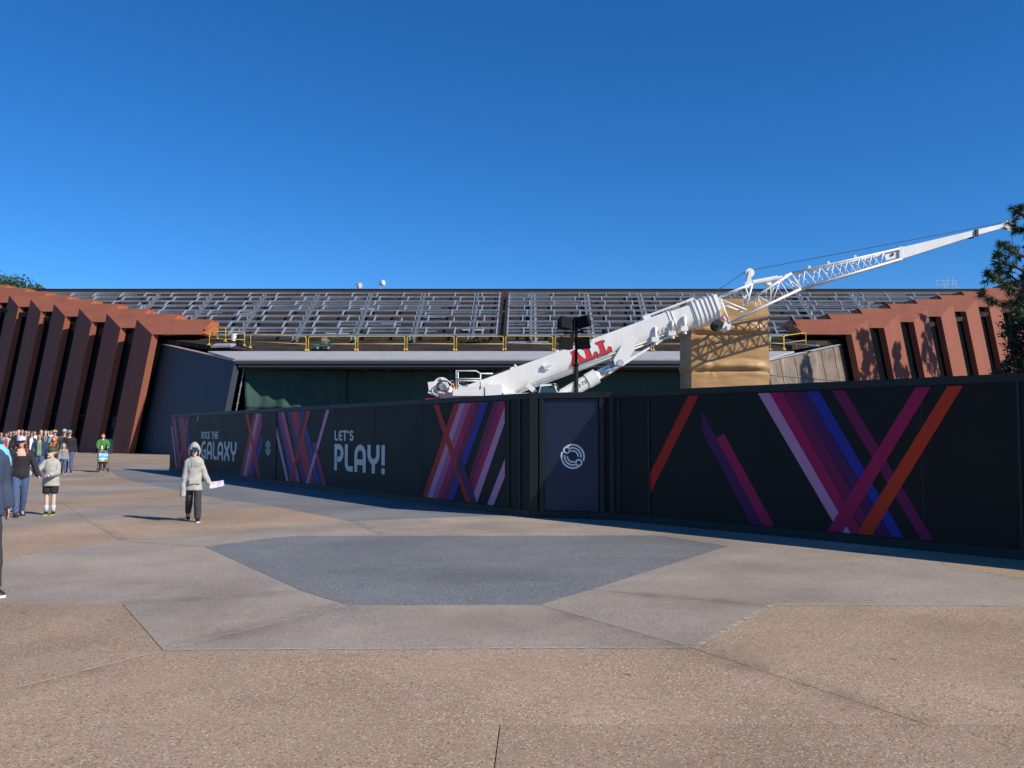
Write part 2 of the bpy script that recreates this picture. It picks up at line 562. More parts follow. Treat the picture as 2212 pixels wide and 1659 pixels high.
def tiled(name, c, line, sx, sy, rough=0.85, off=0.5, mortar=0.03, var=0.3):
    m = bpy.data.materials.new(name); m.use_nodes = True
    nt = m.node_tree; N, L = nt.nodes, nt.links
    b = N['Principled BSDF']
    tc = N.new('ShaderNodeTexCoord')
    br = N.new('ShaderNodeTexBrick')
    br.offset = off
    br.inputs['Scale'].default_value = 1.0
    br.inputs['Brick Width'].default_value = sx
    br.inputs['Row Height'].default_value = sy
    br.inputs['Mortar Size'].default_value = mortar
    br.inputs['Color1'].default_value = tuple(x * (1 - var) for x in c) + (1,)
    br.inputs['Color2'].default_value = tuple(x * (1 + var) for x in c) + (1,)
    br.inputs['Mortar'].default_value = (*line, 1)
    L.new(tc.outputs['Object'], br.inputs['Vector'])
    n = N.new('ShaderNodeTexNoise'); n.inputs['Scale'].default_value = 0.8; n.inputs['Detail'].default_value = 8
    L.new(tc.outputs['Object'], n.inputs['Vector'])
    mr = N.new('ShaderNodeMapRange'); mr.inputs['From Min'].default_value = .3; mr.inputs['From Max'].default_value = .7
    mr.inputs['To Min'].default_value = .7; mr.inputs['To Max'].default_value = 1.3
    L.new(n.outputs['Fac'], mr.inputs['Value'])
    sc = N.new('ShaderNodeVectorMath'); sc.operation = 'SCALE'
    L.new(br.outputs['Color'], sc.inputs[0]); L.new(mr.outputs[0], sc.inputs['Scale'])
    L.new(sc.outputs[0], b.inputs['Base Color'])
    b.inputs['Roughness'].default_value = rough
    b.inputs['Specular IOR Level'].default_value = .12
    MATS[name] = m
    return m

M_DECK = tiled('roof_deck_boards', (.032, .024, .021), (.085, .072, .062), 2.4, 0.6, mortar=0.022)

pav = thing('pavilion', 'long pavilion with galvanized roof framing and terracotta frames behind the hoarding', 'building', (X0, 62, 0))
def B(mb, name, mats, parent=None, smooth=False):
    """parts of the pavilion are given relative to its axis X0"""
    for i, p in enumerate(mb.v):
        mb.v[i] = (p[0] + X0, p[1], p[2])
    return mb.build(name, mats, parent or pav, smooth)

EX, EY = 18.7, 61.7               # eave corner
SX, SY = 27.7, 70.5               # where the side wall meets the first frame
RY, RX = 98.0, 64.0               # ridge
# deck
mb = MB()
dk = [(-EX + 2.0, 63.7), (EX - 2.0, 63.7), (SX, SY), (RX, RY), (-RX, RY), (-SX, SY)]
mb.prism([(x, y, zd(y)) for x, y in dk], (0, 0, -0.35))
deck = B(mb, 'roof_deck', M_DECK)
# eave membrane and fascia
mb = MB()
ev = [(-EX, EY), (EX, EY), (EX + 2.9, 64.6), (-EX - 2.9, 64.6)]
mb.prism([(x, y, zd(y) + .03) for x, y in ev], (0, 0, -0.12))
B(mb, 'eave_membrane', M_FLASH)
mb = MB()
mb.box((0, EY + .06, zd(EY) - .21), (2 * EX - .1, .18, .20))
B(mb, 'gutter', mat('gutter_metal', (.06, .066, .072), 0.5, metal=0.3))
mb = MB()
mb.box((0, EY + .16, zd(EY) - .43), (2 * EX - .5, .14, .24))
B(mb, 'fascia', M_DARKTRIM)
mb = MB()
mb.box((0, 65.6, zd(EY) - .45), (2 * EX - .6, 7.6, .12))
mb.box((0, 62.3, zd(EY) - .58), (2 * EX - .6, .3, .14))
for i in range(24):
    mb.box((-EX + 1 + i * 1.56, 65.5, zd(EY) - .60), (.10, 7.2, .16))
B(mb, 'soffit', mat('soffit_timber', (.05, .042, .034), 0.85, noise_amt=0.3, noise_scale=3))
# ridge parapet and the closed back
zr = at(1106, 625.5, 98.2).z
mb = MB()
mb.hexa([(-RX, 98.1, zd(98) - .4), (RX, 98.1, zd(98) - .4), (RX, 98.1, zr), (-RX, 98.1, zr)],
        [(-RX, 98.6, zd(98) - .4), (RX, 98.6, zd(98) - .4), (RX, 98.6, zr), (-RX, 98.6, zr)])
B(mb, 'ridge_parapet', M_PARAPET)
mb = MB()
mb.box((0, 98.35, zr + .035), (2 * RX + .2, .66, .07))
B(mb, 'parapet_cap', M_DARKTRIM)
mb = MB()
mb.box((0, 98.36, zd(98) / 2 - .25), (2 * RX - .2, .4, zd(98) - .5))
B(mb, 'back_wall', M_NAVY)

# side walls (navy on the left, bare sheathing on the right)
LEAN = 0.178
def sheathing():
    m = tiled('bare_sheathing', (.185, .148, .12), (.30, .27, .24), 1.2, 2.4, mortar=0.02, off=0.0, var=0.1)
    return m
for s, m_ in ((-1, M_NAVY), (1, sheathing())):
    a, b = (EX, EY), (29.4, 72.2)
    def P(q, z, d=0.0):
        return (s * (q[0] + LEAN * (q[2] - z) - .7 * d), q[1] + .7 * d, z)
    za, zb = zd(EY) - .13, zd(72.2) - .5
    A_, B_ = (a[0], a[1], za), (b[0], b[1], zb)
    mb = MB()
    mb.hexa([P(A_, za), P(B_, zb), P(B_, 0), P(A_, 0)], [P(A_, za, .45), P(B_, zb, .45), P(B_, 0, .45), P(A_, 0, .45)])
    w = B(mb, 'side_wall', m_)
    if s < 0:
        w['label'] = 'navy painted side wall'
        # doorway with a lit exit sign
        d0, d1 = 0.64, 0.84
        def Q(t, z, d):
            x = A_[0] + (B_[0] - A_[0]) * t; y = A_[1] + (B_[1] - A_[1]) * t; zz = za + (zb - za) * t
            return P((x, y, zz), z, d)
        mb = MB()
        mb.hexa([Q(.80, 2.55, -.06), Q(.93, 2.55, -.06), Q(.93, 0, -.06), Q(.80, 0, -.06)], [Q(.80, 2.55, -.02), Q(.93, 2.55, -.02), Q(.93, 0, -.02), Q(.80, 0, -.02)])
        dr = B(mb, 'doorway', M_BLACK)
        mb = MB()
        for t0, t1, z0, z1 in ((.795, .80, 0, 2.62), (.93, .935, 0, 2.62), (.795, .935, 2.56, 2.62)):
            mb.hexa([Q(t0, z1, -.10), Q(t1, z1, -.10), Q(t1, z0, -.10), Q(t0, z0, -.10)], [Q(t0, z1, -.01), Q(t1, z1, -.01), Q(t1, z0, -.01), Q(t0, z0, -.01)])
        B(mb, 'door_frame', mat('door_frame_paint', (.035, .042, .055), 0.5), dr)
        em = bpy.data.materials.new('exit_sign_light'); em.use_nodes = True
        em.node_tree.nodes['Principled BSDF'].inputs['Emission Color'].default_value = (1, .62, .38, 1)
        em.node_tree.nodes['Principled BSDF'].inputs['Emission Strength'].default_value = 1.2
        mb = MB()
        mb.hexa([Q(.835, 2.34, -.14), Q(.875, 2.34, -.14), Q(.875, 2.16, -.14), Q(.835, 2.16, -.14)], [Q(.835, 2.34, -.08), Q(.875, 2.34, -.08), Q(.875, 2.16, -.08), Q(.835, 2.16, -.08)])
        B(mb, 'exit_sign', em, dr)
    else:
        w['label'] = 'bare brown-grey sheathing side wall'
        mb = MB()
        for t in (.12, .26, .40, .54, .68, .82):
            x = A_[0] + (B_[0] - A_[0]) * t; y = A_[1] + (B_[1] - A_[1]) * t; zz = za + (zb - za) * t
            q = (x, y, zz)
            p1, p2 = Vector(P(q, zz, -.02)), Vector(P(q, 0, -.02))
            mb.bar(p1, p2, .06, .05, up=(s * .7, -.7, 0))
        for k in range(5):
            z = 1.2 + k * 1.5
            if z < za - .3:
                mb.bar(P(A_, z, -.02), P(B_, z, -.02), .05, .05, up=(s * .7, -.7, 0))
        B(mb, 'sheathing_seam', mat('seam_tape', (.14, .12, .10), 0.8), w)
        mb = MB()
        for i in range(9):
            for k in range(6):
                t = .06 + i * .11; x = A_[0] + (B_[0] - A_[0]) * t; y = A_[1] + (B_[1] - A_[1]) * t; zz = za + (zb - za) * t
                z = .8 + k * 1.5
                if z < zz - .3:
                    c = Vector(P((x, y, zz), z, -.03))
                    n_ = Vector((s * .7, -.7, 0)) * .02
                    mb.tube([c - n_, c + n_], .07, 8)
        B(mb, 'fixing_washer', mat('washer_steel', (.4, .38, .36), 0.5, metal=.4), w)['kind'] = 'stuff'
    # strip of flashing on the sloping top of the wall
    mb = MB()
    mb.hexa([P(A_, za + .05, -.12), P(B_, zb + .05, -.12), P(B_, zb, -.12), P(A_, za, -.12)], [P(A_, za + .05, .5), P(B_, zb + .05, .5), P(B_, zb, .5), P(A_, za, .5)])
    B(mb, 'wall_coping', M_FLASH if s > 0 else mat('coping_copper', (.36, .25, .19), .6, noise_amt=.25, noise_scale=2))

# terracotta frames, eight on each side
NF = 9
def frame_pts(i):
    A = Vector((-29.6 - 3.95 * i, 70.9 + 3.25 * i, 0))
    A.z = slope(690) * 70.9 + CAM_H + KT * 3.25 * i
    Bp = A + Vector((2.05, -1.9, -1.43))
    return A, Bp
for s in (-1, 1):
    for i in range(NF):
        A, Bp = frame_pts(i)
        def mx(p): return (-s * p[0], p[1], p[2]) if s > 0 else (p[0], p[1], p[2])
        def low(p, z=0.0): return Vector((p.x - LEAN * (p.z - z), p.y, z))
        m = Vector((.36, .36, 0))
        mb = MB()
        # leg
        mb.hexa([mx(A), mx(Bp), mx(low(Bp)), mx(low(A))], [mx(A + m * 1.0 + Vector((0, .5, 0))), mx(Bp + m), mx(low(Bp) + m), mx(low(A) + m)])
        leg = B(mb, 'frame_leg', M_TERRA)
        mb = MB()
        A2, B2 = A + Vector((6.0, 0, 0)), Bp + Vector((3.85, 0, 0))
        e = 0.003
        Ae, Be = A + Vector((e, 0, e)), Bp + Vector((e, 0, -e))
        sec0 = [Be, Ae, Ae + Vector((1.2, 2.0, .05)), Be + Vector((.5, 3.3, 0))]
        sec1 = [B2, A2, A2 + Vector((0, 2.0, .05)), B2 + Vector((.2, 3.3, 0))]
        mb.hexa([mx(p) for p in sec0], [mx(p) for p in sec1])
        beam = B(mb, 'frame_beam', M_TERRA)
        # raw end cap of the beam
        mb = MB()
        d = Vector((.10, 0, 0))
        sh = [B2 + Vector((.02, .25, .10)), A2 + Vector((.0, .15, -.12)), A2 + Vector((0, 1.7, -.10)), B2 + Vector((.1, 2.9, .12))]
        mb.hexa([mx(p) for p in sh], [mx(p + d) for p in sh])
        mb.bar(mx(B2 + Vector((.16, .4, .45))), mx(A2 + Vector((.10, .2, -.35))), .10, .12)
        B(mb, 'end_plate', mat('primer_orange', (.42, .13, .045), 0.6, noise_amt=.25, noise_scale=4), beam)
# glazing between the frames
for s in (-1, 1):
    for i in range(-1, NF - 1):
        A, Bp = frame_pts(i)
        A1, B1 = frame_pts(i + 1)
        def mx(p): return (-s * p[0], p[1], p[2]) if s > 0 else (p[0], p[1], p[2])
        m = Vector((.45, .45, 0))
        t0, t1 = Bp + m, B1 + m
        if i < 0:
            t0 = Vector((-28.2, 71.3, t1.z - .4))
        t0.z += .1 if i >= 0 else 0; t1.z += .1
        l0 = Vector((t0.x - LEAN * t0.z, t0.y, 0)); l1 = Vector((t1.x - LEAN * t1.z, t1.y, 0))
        m2 = Vector((.15, .2, 0))
        mb = MB()
        mb.hexa([mx(t0), mx(t1), mx(l1), mx(l0)], [mx(t0 + m2), mx(t1 + m2), mx(l1 + m2), mx(l0 + m2)])
        g = B(mb, 'glazing', M_GLASS)
        mb = MB()
        n_ = Vector((-.05, -.06, 0))
        for f in (.33, .66):
            p, q = t0.lerp(t1, f) + n_, l0.lerp(l1, f) + n_
            mb.bar(mx(p), mx(q), .05, .10, up=(s * .7, -.7, 0))
        mb.bar(mx(t0.lerp(l0, .72) + n_), mx(t1.lerp(l1, .72) + n_), .05, .07)
        B(mb, 'mullion', mat('mullion_dark', (.012, .015, .02), 0.5), g)
# louvred vent between two frames
A, Bp = frame_pts(1)
c = Vector((-31.9, 73.6, 2.6))
mb = MB()
for k in range(6):
    mb.box((c.x - .2 + .03 * k, c.y - 1.2, 2.1 + .16 * k), (1.1, .06, .10), Matrix.Rotation(R(-45), 3, 'Z'))
B(mb, 'vent', mat('vent_grey', (.05, .055, .06), 0.5))

# ---- galvanized framing over the deck
rows = [69.0 + 3.5 * i for i in range(9)]
def xlim(y): return 23.2 + 1.215 * (y - 70)
RC = -31.0                                       # the framing fans out from a point behind the viewer
def rad(x_at69, y): return x_at69 * (y - RC) / (69 - RC)

def channel(mb, a, b, h, fl, t=.02):
    a, b = Vector(a), Vector(b)
    up = Vector((0, -KT, 1)).normalized()
    d = (b - a).normalized()
    sd = up.cross(d)
    if sd.y > 0: sd = -sd
    mb.bar(a - up * h / 2, b - up * h / 2, t, h, up=up)
    mb.bar(a - up * (t / 2 - .002) + sd * -(fl / 2), b - up * (t / 2 - .002) + sd * -(fl / 2), fl, t, up=up)
    mb.bar(a - up * (h - t / 2 + .002) + sd * -(fl / 2), b - up * (h - t / 2 + .002) + sd * -(fl / 2), fl, t, up=up)

for y in rows:
    for s in (-1, 1):
        x1 = xlim(y) + .6
        x = 0.36
        k = 0
        while x < x1 - .3:                      # lengths of channel butted end to end
            xe = min(x1, x + 11.8 + random.uniform(-1.2, 1.2))
            if x1 - xe < 3: xe = x1
            mb = MB()
            dz = random.uniform(-.012, .012)
            channel(mb, (s * x, y, zp(y) + dz), (s * (xe - .03), y, zp(y) + dz), .155, .26, .028)
            B(mb, 'purlin', M_GALV)
            x = xe; k += 1
for i in range(8):
    y = (rows[i] + rows[i + 1]) / 2 + .2
    for s in (-1, 1):
        x = .45
        while x < xlim(y) - 2:
            L_ = random.uniform(3.5, 9)
            x1 = min(xlim(y) - .2, x + L_)
            if random.random() < (.8 if i < 1 else .25):
                mb = MB()
                channel(mb, (s * x, y, zp(y) - .04), (s * x1, y, zp(y) - .04), random.choice((.07, .10)), .09)
                B(mb, 'secondary_purlin', M_GALV)
            x = x1 + random.choice((.05, .05, 1.2))
nb = 0
for j in range(8):
    y0, y1 = rows[j] + .09, rows[j + 1] - .05
    for s in (-1, 1):
        k = 0
        x = 0.42
        lim = xlim(y0) / ((y0 - RC) / (69 - RC)) - .4
        while x < lim:
            mb = MB()
            jt = random.uniform(-.15, .15) if k else 0
            y1b = y1 if random.random() < .93 else y0 + (y1 - y0) * .55
            a = (s * rad(x + jt, y0), y0, zp(y0) - .06); b = (s * rad(x + jt, y1b), y1b, zp(y1b) - .06)
            mb.bar(a, b, .095, .16, up=(0, -KT, 1))
            B(mb, 'cross_bar', M_GALVL)
            nb += 1
            x += (1.25 + .35 * (j % 2)) if k == 0 else 2.22
            k += 1
# main rafters and stub posts under the purlins
for s in (-1, 1):
    for k in range(7):
        x = 2.3 + k * 4.6
        ys = 67.6
        while ys < 96 and xlim(ys) < rad(x, ys) + .5:
            ys += 1.0
        if ys > 92: continue
        mb = MB()
        a = Vector((s * rad(x, ys), ys, zd(ys) + .15)); b = Vector((s * rad(x, 97), 97, zd(97) + .15))
        up = Vector((0, -KT, 1))
        mb.bar(a, b, .22, .03, up=up); mb.bar(a + Vector((0, 0, .23)), b + Vector((0, 0, .23)), .22, .03, up=up)
        mb.bar(a + Vector((0, 0, .115)), b + Vector((0, 0, .115)), .03, .21, up=up)
        B(mb, 'main_rafter', M_RAFT)
pm = MB()
pm.box((0, 0, .15), (.10, .10, .5)); pm.box((0, 0, -.02), (.26, .26, .05)); pm.box((.10, 0, .12), (.08, .02, .3), Matrix.Rotation(R(30), 3, 'Y'))
pme = pm.mesh('stub_post', M_GALV2)
for y in rows:
    for s in (-1, 1):
        for k in range(7):
            x = rad(2.3 + k * 4.6, y) + .35
            if x < xlim(y) - .4:
                o = place('stub_post', pme, pav, (s * x, y + .05 - 62, zd(y) + .05))
# loose plates and clips lying between the rafters, fixed to nothing yet
for q in range(16):
    y = random.uniform(70.5, 95); x = random.uniform(1.2, xlim(y) - 2) * random.choice((-1, 1))
    mb = MB()
    L_ = random.uniform(.5, 2.6)
    mb.box((0, 0, 0), (L_, random.uniform(.3, .9), random.choice((.05, .10, .22))), Matrix.Rotation(R(random.uniform(-35, 35)), 3, 'Z') @ Matrix.Rotation(math.atan(KT), 3, 'X'))
    for k_, p in enumerate(mb.v): mb.v[k_] = (p[0] + x, p[1] + y, p[2] + zd(y) + .16)
    B(mb, 'loose_plate', random.choice((M_GALVL, M_GALV2, M_GALV2, M_FLASH)))

# ------------------------------------------------------------------ tarps under the canopy
M_TARP = mat('green_mesh_tarp', (.022, .062, .054), 0.8, noise_amt=0.22, noise_scale=1.2, bump=0.2, bump_scale=30)
def tarp(name, path, z0, z1, nz, amp, seed, m_, label, cat, group=None, sag=0.0):
    """cloth hung along a plan path, with vertical folds"""
    pts = [Vector((p[0], p[1], 0)) for p in path]
    L = [0]
    for i in range(1, len(pts)): L.append(L[-1] + (pts[i] - pts[i - 1]).length)
    tot = L[-1]; n = max(24, int(tot / .22))
    vs, fs = [], []
    for i in range(n + 1):
        d = tot * i / n
        k = max(j for j in range(len(L)) if L[j] <= d + 1e-9); k = min(k, len(L) - 2)
        t = (d - L[k]) / (L[k + 1] - L[k])
        p = pts[k].lerp(pts[k + 1], t); dr = (pts[k + 1] - pts[k]).normalized(); nn = Vector((dr.y, -dr.x, 0))
        for j in range(nz + 1):
            w = j / nz
            z = z0 + (z1 - z0) * w
            a = amp * (.35 + .65 * (1 - w))
            off = a * (math.sin(d * 2.1 + seed) * .5 + .45 * math.sin(d * 5.3 + 2.0 * noise.noise((d * .5, z * .3, 2.0))) + .9 * noise.noise((d * .8 + seed, z * .35, seed))) + .35 * a * noise.noise((d * 3, z * 1.6, seed + 3))
            off -= a * .9 * math.exp(-((z - (z0 + z1) * .52) / .10) ** 2)        # lashed seam
            vs.append(p + nn * off + Vector((0, 0, z)))
    for i in range(n):
        for j in range(nz):
            a = i * (nz + 1) + j
            fs.append((a, a + nz + 1, a + nz + 2, a + 1))
    mb = MB(); mb.add(vs, fs)
    o = mb.build(name, m_, None, True, origin=pts[0])
    o.location = pts[0]
    sm = o.modifiers.new('thickness', 'SOLIDIFY'); sm.thickness = .012
    tag(o, label, cat, group)
    return o
zt = zd(EY) - .55
x0w = X0
tarp('green_tarp', [(x0w - 18.0 - .3, 62.8), (x0w - 17.0, 63.3), (x0w - 15.4, 63.9), (x0w - 12.6, 64.4), (x0w - 11.4, 64.9)], 0.1, zt, 60, .42, 1.3, M_TARP,
     'sunlit green tarp end hanging in folds beside the navy wall', 'tarp', 'green tarps under the eave')
tarp('green_tarp', [(x0w - 11.5, 65.1), (x0w - 2, 65.3)], 0.1, zt, 50, .22, 4.1, M_TARP,
     'wide dark green tarp hanging under the eave, left of the crane', 'tarp', 'green tarps under the eave')
tarp('green_tarp', [(x0w - 2, 65.5), (x0w + 17.6, 65.7)], 0.1, zt, 46, .2, 8.2, M_TARP,
     'dark green tarp in deep shade behind the crane boom', 'tarp', 'green tarps under the eave')
# steel studs showing in the gap beside the navy wall
for k, (px, tx) in enumerate(((-18.6, -17.85), (-18.2, -17.4))):
    mb = MB()
    a = Vector((x0w + px - .75, 62.6 + k * .6, 0)); b = Vector((x0w + tx - .45, 62.6 + k * .6, zt))
    mb.bar(a, b, .09, .05)
    for q in range(9):
        c = a.lerp(b, .1 + q * .1)
        mb.box(c, (.16, .07, .04))
    o = mb.build('steel_stud', M_GALV2, None, origin=a); o.location = a
    tag(o, ['bright leaning steel stud nearest the navy wall corner', 'leaning steel stud behind the first, beside the tarp edge'][k], 'stud', 'studs beside the tarp')
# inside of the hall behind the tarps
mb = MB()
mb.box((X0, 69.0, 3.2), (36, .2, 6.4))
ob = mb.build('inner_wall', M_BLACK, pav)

# ------------------------------------------------------------------ yellow guard rails on the roof
M_YEL = mat('yellow_rail_paint', (.72, .50, .06), 0.45, noise_amt=.15, noise_scale=6)
def rail_thing(label):
    t = thing('guard_rail', label, 'guard rail', group='yellow guard rails on the roof edge', world=False)
    return t
def rail(pa, pb, label, h=1.07):
    pa, pb = Vector(pa), Vector(pb)
    L = (pb - pa)
    t = rail_thing(label)
    t.location = pa
    r = .15
    a, b = Vector((0, 0, 0)), L
    d = L.normalized()
    mb = MB()
    up = Vector((0, 0, 1))
    pts = [a, a + up * (h - r)]
    for k in range(1, 6):
        th = k / 6 * math.pi / 2
        pts.append(a + up * (h - r) + d * (r - r * math.cos(th)) + up * (r * math.sin(th)))
    pts.append(a + up * h + d * r); pts.append(b + up * h - d * r)
    for k in range(1, 6):
        th = k / 6 * math.pi / 2
        pts.append(b + up * (h - r) - d * (r - r * math.sin(th)) + up * (r * math.cos(th)))
    pts += [b + up * (h - r), b]
    mb.tube(pts, .028, 6)
    mb.build('rail_frame', M_YEL, t, True)
    mb = MB()
    mb.tube([a + up * .52, b + up * .50], .023, 6)
    mb.build('mid_rail', M_YEL, t, True)
    for q in (a, b):
        mb = MB()
        mb.box(q + Vector((0, 0, .02)), (.12, .62, .04)); mb.box(q + Vector((0, 0, .09)), (.10, .12, .14))
        mb.build('foot', M_YEL, t)
    return t
def on_deck(px, py):
    d = ray(px, py)
    k = (DECK + .03 - CAM_H) / (d.z - KT * d.y)
    return Vector((0, 0, CAM_H)) + d * k
names = ['first', 'second', 'third', 'fourth', 'fifth', 'sixth', 'seventh', 'eighth']
xs = 666.0
for i in range(8):
    a = on_deck(xs, 757.5); b = on_deck(xs + 101.5, 757.5)
    a.z += random.uniform(-.03, .03)
    rail(a, b, f'{names[i]} yellow guard rail along the eave, counting from the green machine')
    xs += 106.6
rail(on_deck(541, 752), on_deck(661, 758), 'yellow guard rail slanting down to the eave left of the green machine')
rail(on_deck(452, 746), on_deck(528, 748), 'yellow guard rail beside the black bucket at the left frame')
rail(on_deck(470, 733), on_deck(487, 738), 'short yellow guard rail set back beside the left terracotta beam')
rail(on_deck(1664, 757), on_deck(1693, 757), 'yellow guard rail just right of the brown wrapped tower')
rail(on_deck(1694, 756), on_deck(1741, 749), 'yellow guard rail under the right terracotta beam')

# green floor saw on the roof edge
c = on_deck(700, 757)
t = thing('floor_saw', 'small green engine-driven floor saw on the roof edge behind the guard rail', 'machine', c, world=False)
GRN = mat('machine_green', (.02, .16, .09), 0.4); DKM = mat('engine_black', (.02, .02, .02), 0.5); RUB = mat('rubber', (.015, .015, .015), 0.8)
mb = MB(); mb.box((0, 0, .32), (1.1, .55, .08)); mb.box((-.45, 0, .30), (.35, .60, .34)); mb.box((.1, 0, .45), (.6, .45, .10)); mb.build('deck', GRN, t)
mb = MB(); mb.box((.05, 0, .68), (.42, .40, .36)); mb.box((.05, 0, .90), (.30, .34, .10)); mb.tube([(.3, -.1, .7), (.42, -.1, .7)], .07, 8); mb.build('engine', mat('engine_grey', (.22, .21, .20), .45, noise_amt=.4, noise_scale=9), t)
mb = MB(); mb.box((.02, -.22, .58), (.3, .06, .2)); mb.build('engine_cover', mat('engine_red', (.30, .04, .035), .45), t)
mb = MB(); mb.tube([(.45, -.22, .4), (.75, -.22, .95), (1.15, -.22, 1.05)], .03, 6); mb.tube([(.45, .22, .4), (.75, .22, .95), (1.15, .22, 1.05)], .03, 6); mb.tube([(1.12, -.22, 1.04), (1.12, .22, 1.04)], .03, 6); mb.build('handle', GRN, t, True)
for x in (-.4, .4):
    for y in (-.3, .3):
        mb = MB(); mb.tube([(x, y - .05, .17), (x, y + .05, .17)], .17, 14); mb.tube([(x, y - .06, .17), (x, y + .06, .17)], .08, 10, mi=1); mb.build('wheel', [RUB, M_FLASH], t)
# buckets and a hatch at the left of the roof
c = on_deck(519, 746)
t = thing('bucket', 'black bucket by the left yellow rails on the roof', 'bucket', c, world=False)
mb = MB(); mb.tube([(0, 0, 0), (0, 0, .75)], [.24, .30], 14); mb.build('body', RUB, t, False)
mb = MB(); mb.tube([(0, 0, .74), (0, 0, .79)], .32, 14); mb.build('rim', DKM, t)
c = on_deck(505, 737)
t = thing('bucket', 'white plastic bucket by the left yellow rails on the roof', 'bucket', c, world=False)
WHT = mat('white_plastic', (.75, .75, .73), .4)
mb = MB(); mb.tube([(0, 0, 0), (0, 0, .5)], [.2, .25], 14); mb.build('body', WHT, t)
mb = MB(); mb.tube([(0, 0, .5), (0, 0, .56)], .28, 14); mb.build('lid', WHT, t)
c = on_deck(483, 748.5)
mb = MB(); mb.box((0, 0, .06), (1.6, .9, .12)); mb.box((0, 0, .15), (1.5, .8, .05))
o = mb.build('roof_hatch', M_GALV2); o.location = c; o.rotation_euler = (math.atan(KT), 0, R(-8)); tag(o, 'flat grey metal hatch lying on the left of the roof', 'hatch')
# heap of black netting
c = on_deck(1028, 742)
mb = MB()
for k in range(46):
    a = random.uniform(0, 6.28); r = random.uniform(0, .9)
    p = Vector((r * math.cos(a) * 1.2, r * math.sin(a) * .5, random.uniform(.03, .35) * (1 - r * .7)))
    q = p + Vector((random.uniform(-.6, .6), random.uniform(-.3, .3), random.uniform(-.03, .12)))
    mb.tube([p, (p + q) / 2 + Vector((0, 0, .08)), q], .05, 5)
o = mb.build('netting_heap', RUB); o.location = c; tag(o, 'heap of black netting on the roof deck near the middle', 'netting')
c = on_deck(1096, 742)
mb = MB(); mb.bar((0, 0, .1), (3.2, .15, .12), .14, .1); mb.bar((.2, .3, .08), (2.6, .32, .08), .1, .08)
o = mb.build('steel_offcut', M_GALV); o.location = c; tag(o, 'loose pale steel lengths on the deck right of the roof gap', 'steel')
c = on_deck(1722, 751)
mb = MB(); mb.bar((-1.5, 1.6, .55), (1.3, -.6, .12), .3, .08)
mb.bar((-1.2, 1.9, .55), (1.5, -.4, .12), .3, .08)
o = mb.build('steel_offcut', M_GALV); o.location = c; tag(o, 'galvanized channels lying beneath the right terracotta beam', 'steel')

# flood lamps and pipe scaffold on the ridge
M_LAMP = mat('lamp_aluminium', (.75, .76, .78), .3, metal=.7)
for k, (px, py, yw, lb) in enumerate(((773, 616, 1, 'left of the two silver flood lamps on the ridge'), (823, 612, -1, 'right silver flood lamp on the ridge, facing right'))):
    c = at(px, 626, 98.35); c.z = zr + .07
    top = at(px, py, 98.35).z - c.z
    t = thing('flood_lamp', lb, 'lamp', c, group='flood lamps on the ridge', world=False)
    mb = MB(); mb.tube([(0, 0, 0), (0, 0, top - .1)], .045, 6); mb.box((0, 0, .03), (.3, .3, .06)); mb.build('bracket', M_LAMP, t)
    mb = MB(); d = Vector((.8 * (1 if k == 0 else 1), -.5, -.25 if k == 0 else .1)).normalized()
    o_ = Vector((0, 0, top))
    mb.tube([o_ - d * .35, o_ - d * .15, o_ + d * .1, o_ + d * .38], [.10, .17, .30, .34], 14); mb.build('head', M_LAMP, t, True)
    mb = MB(); mb.tube([o_ + d * .381, o_ + d * .40], .31, 14); mb.build('lens', mat('lamp_glass', (.55, .55, .52), .15), t)
c = at(2045, 633, 98.2)
t = thing('pipe_scaffold', 'small grey pipe scaffold standing on the right end of the ridge', 'scaffold', (c.x, c.y, zr + .07), world=False)
mb = MB()
for x in (-1.1, -.3, .1, .7, 1.1):
    mb.tube([(x, 0, 0), (x, 0, random.uniform(.9, 1.5))], .035, 5)
for z in (.45, .9): mb.tube([(-1.1, 0, z), (1.1, 0, z)], .03, 5)
mb.tube([(-.3, 0, 0), (.1, 0, .9)], .03, 5); mb.tube([(.7, 0, .9), (1.3, 0, 0)], .03, 5)
mb.build('pipes', M_GALV2, t)

# ------------------------------------------------------------------ construction hoarding
F0, F1, F2 = ground(366, 1016.8), ground(1145, 1118.5), ground(1326, 1124.5)
F3 = ground(2212, 1212)
F3 = F2 + (F3 - F2) * 1.55
HH = (at(1145, 849, F1.y).z)
M_HOARD = mat('hoarding_paint', (.012, .012, .010), 0.6, noise_amt=0.2, noise_scale=1.2, spec=.2)
M_TRIM = mat('hoarding_trim', (.020, .025, .024), 0.55, noise_amt=0.15, noise_scale=2.0, spec=.25)
M_DOORP = mat('hoarding_blue_panel', (.012, .020, .046), 0.55, noise_amt=0.08, noise_scale=1.5)
INK = {
    'red': (.42, .014, .008), 'lilac': (.52, .23, .36), 'pink': (.46, .085, .19), 'magenta': (.36, .006, .070),
    'purple': (.17, .005, .060), 'indigo': (.070, .006, .070), 'blue': (.020, .026, .25), 'orange': (.55, .034, .006), 'text': (.62, .60, .55), 'white': (.80, .80, .80),
}
INKM = {k: mat('print_' + k, v, 0.55, spec=.25) for k, v in INK.items()}

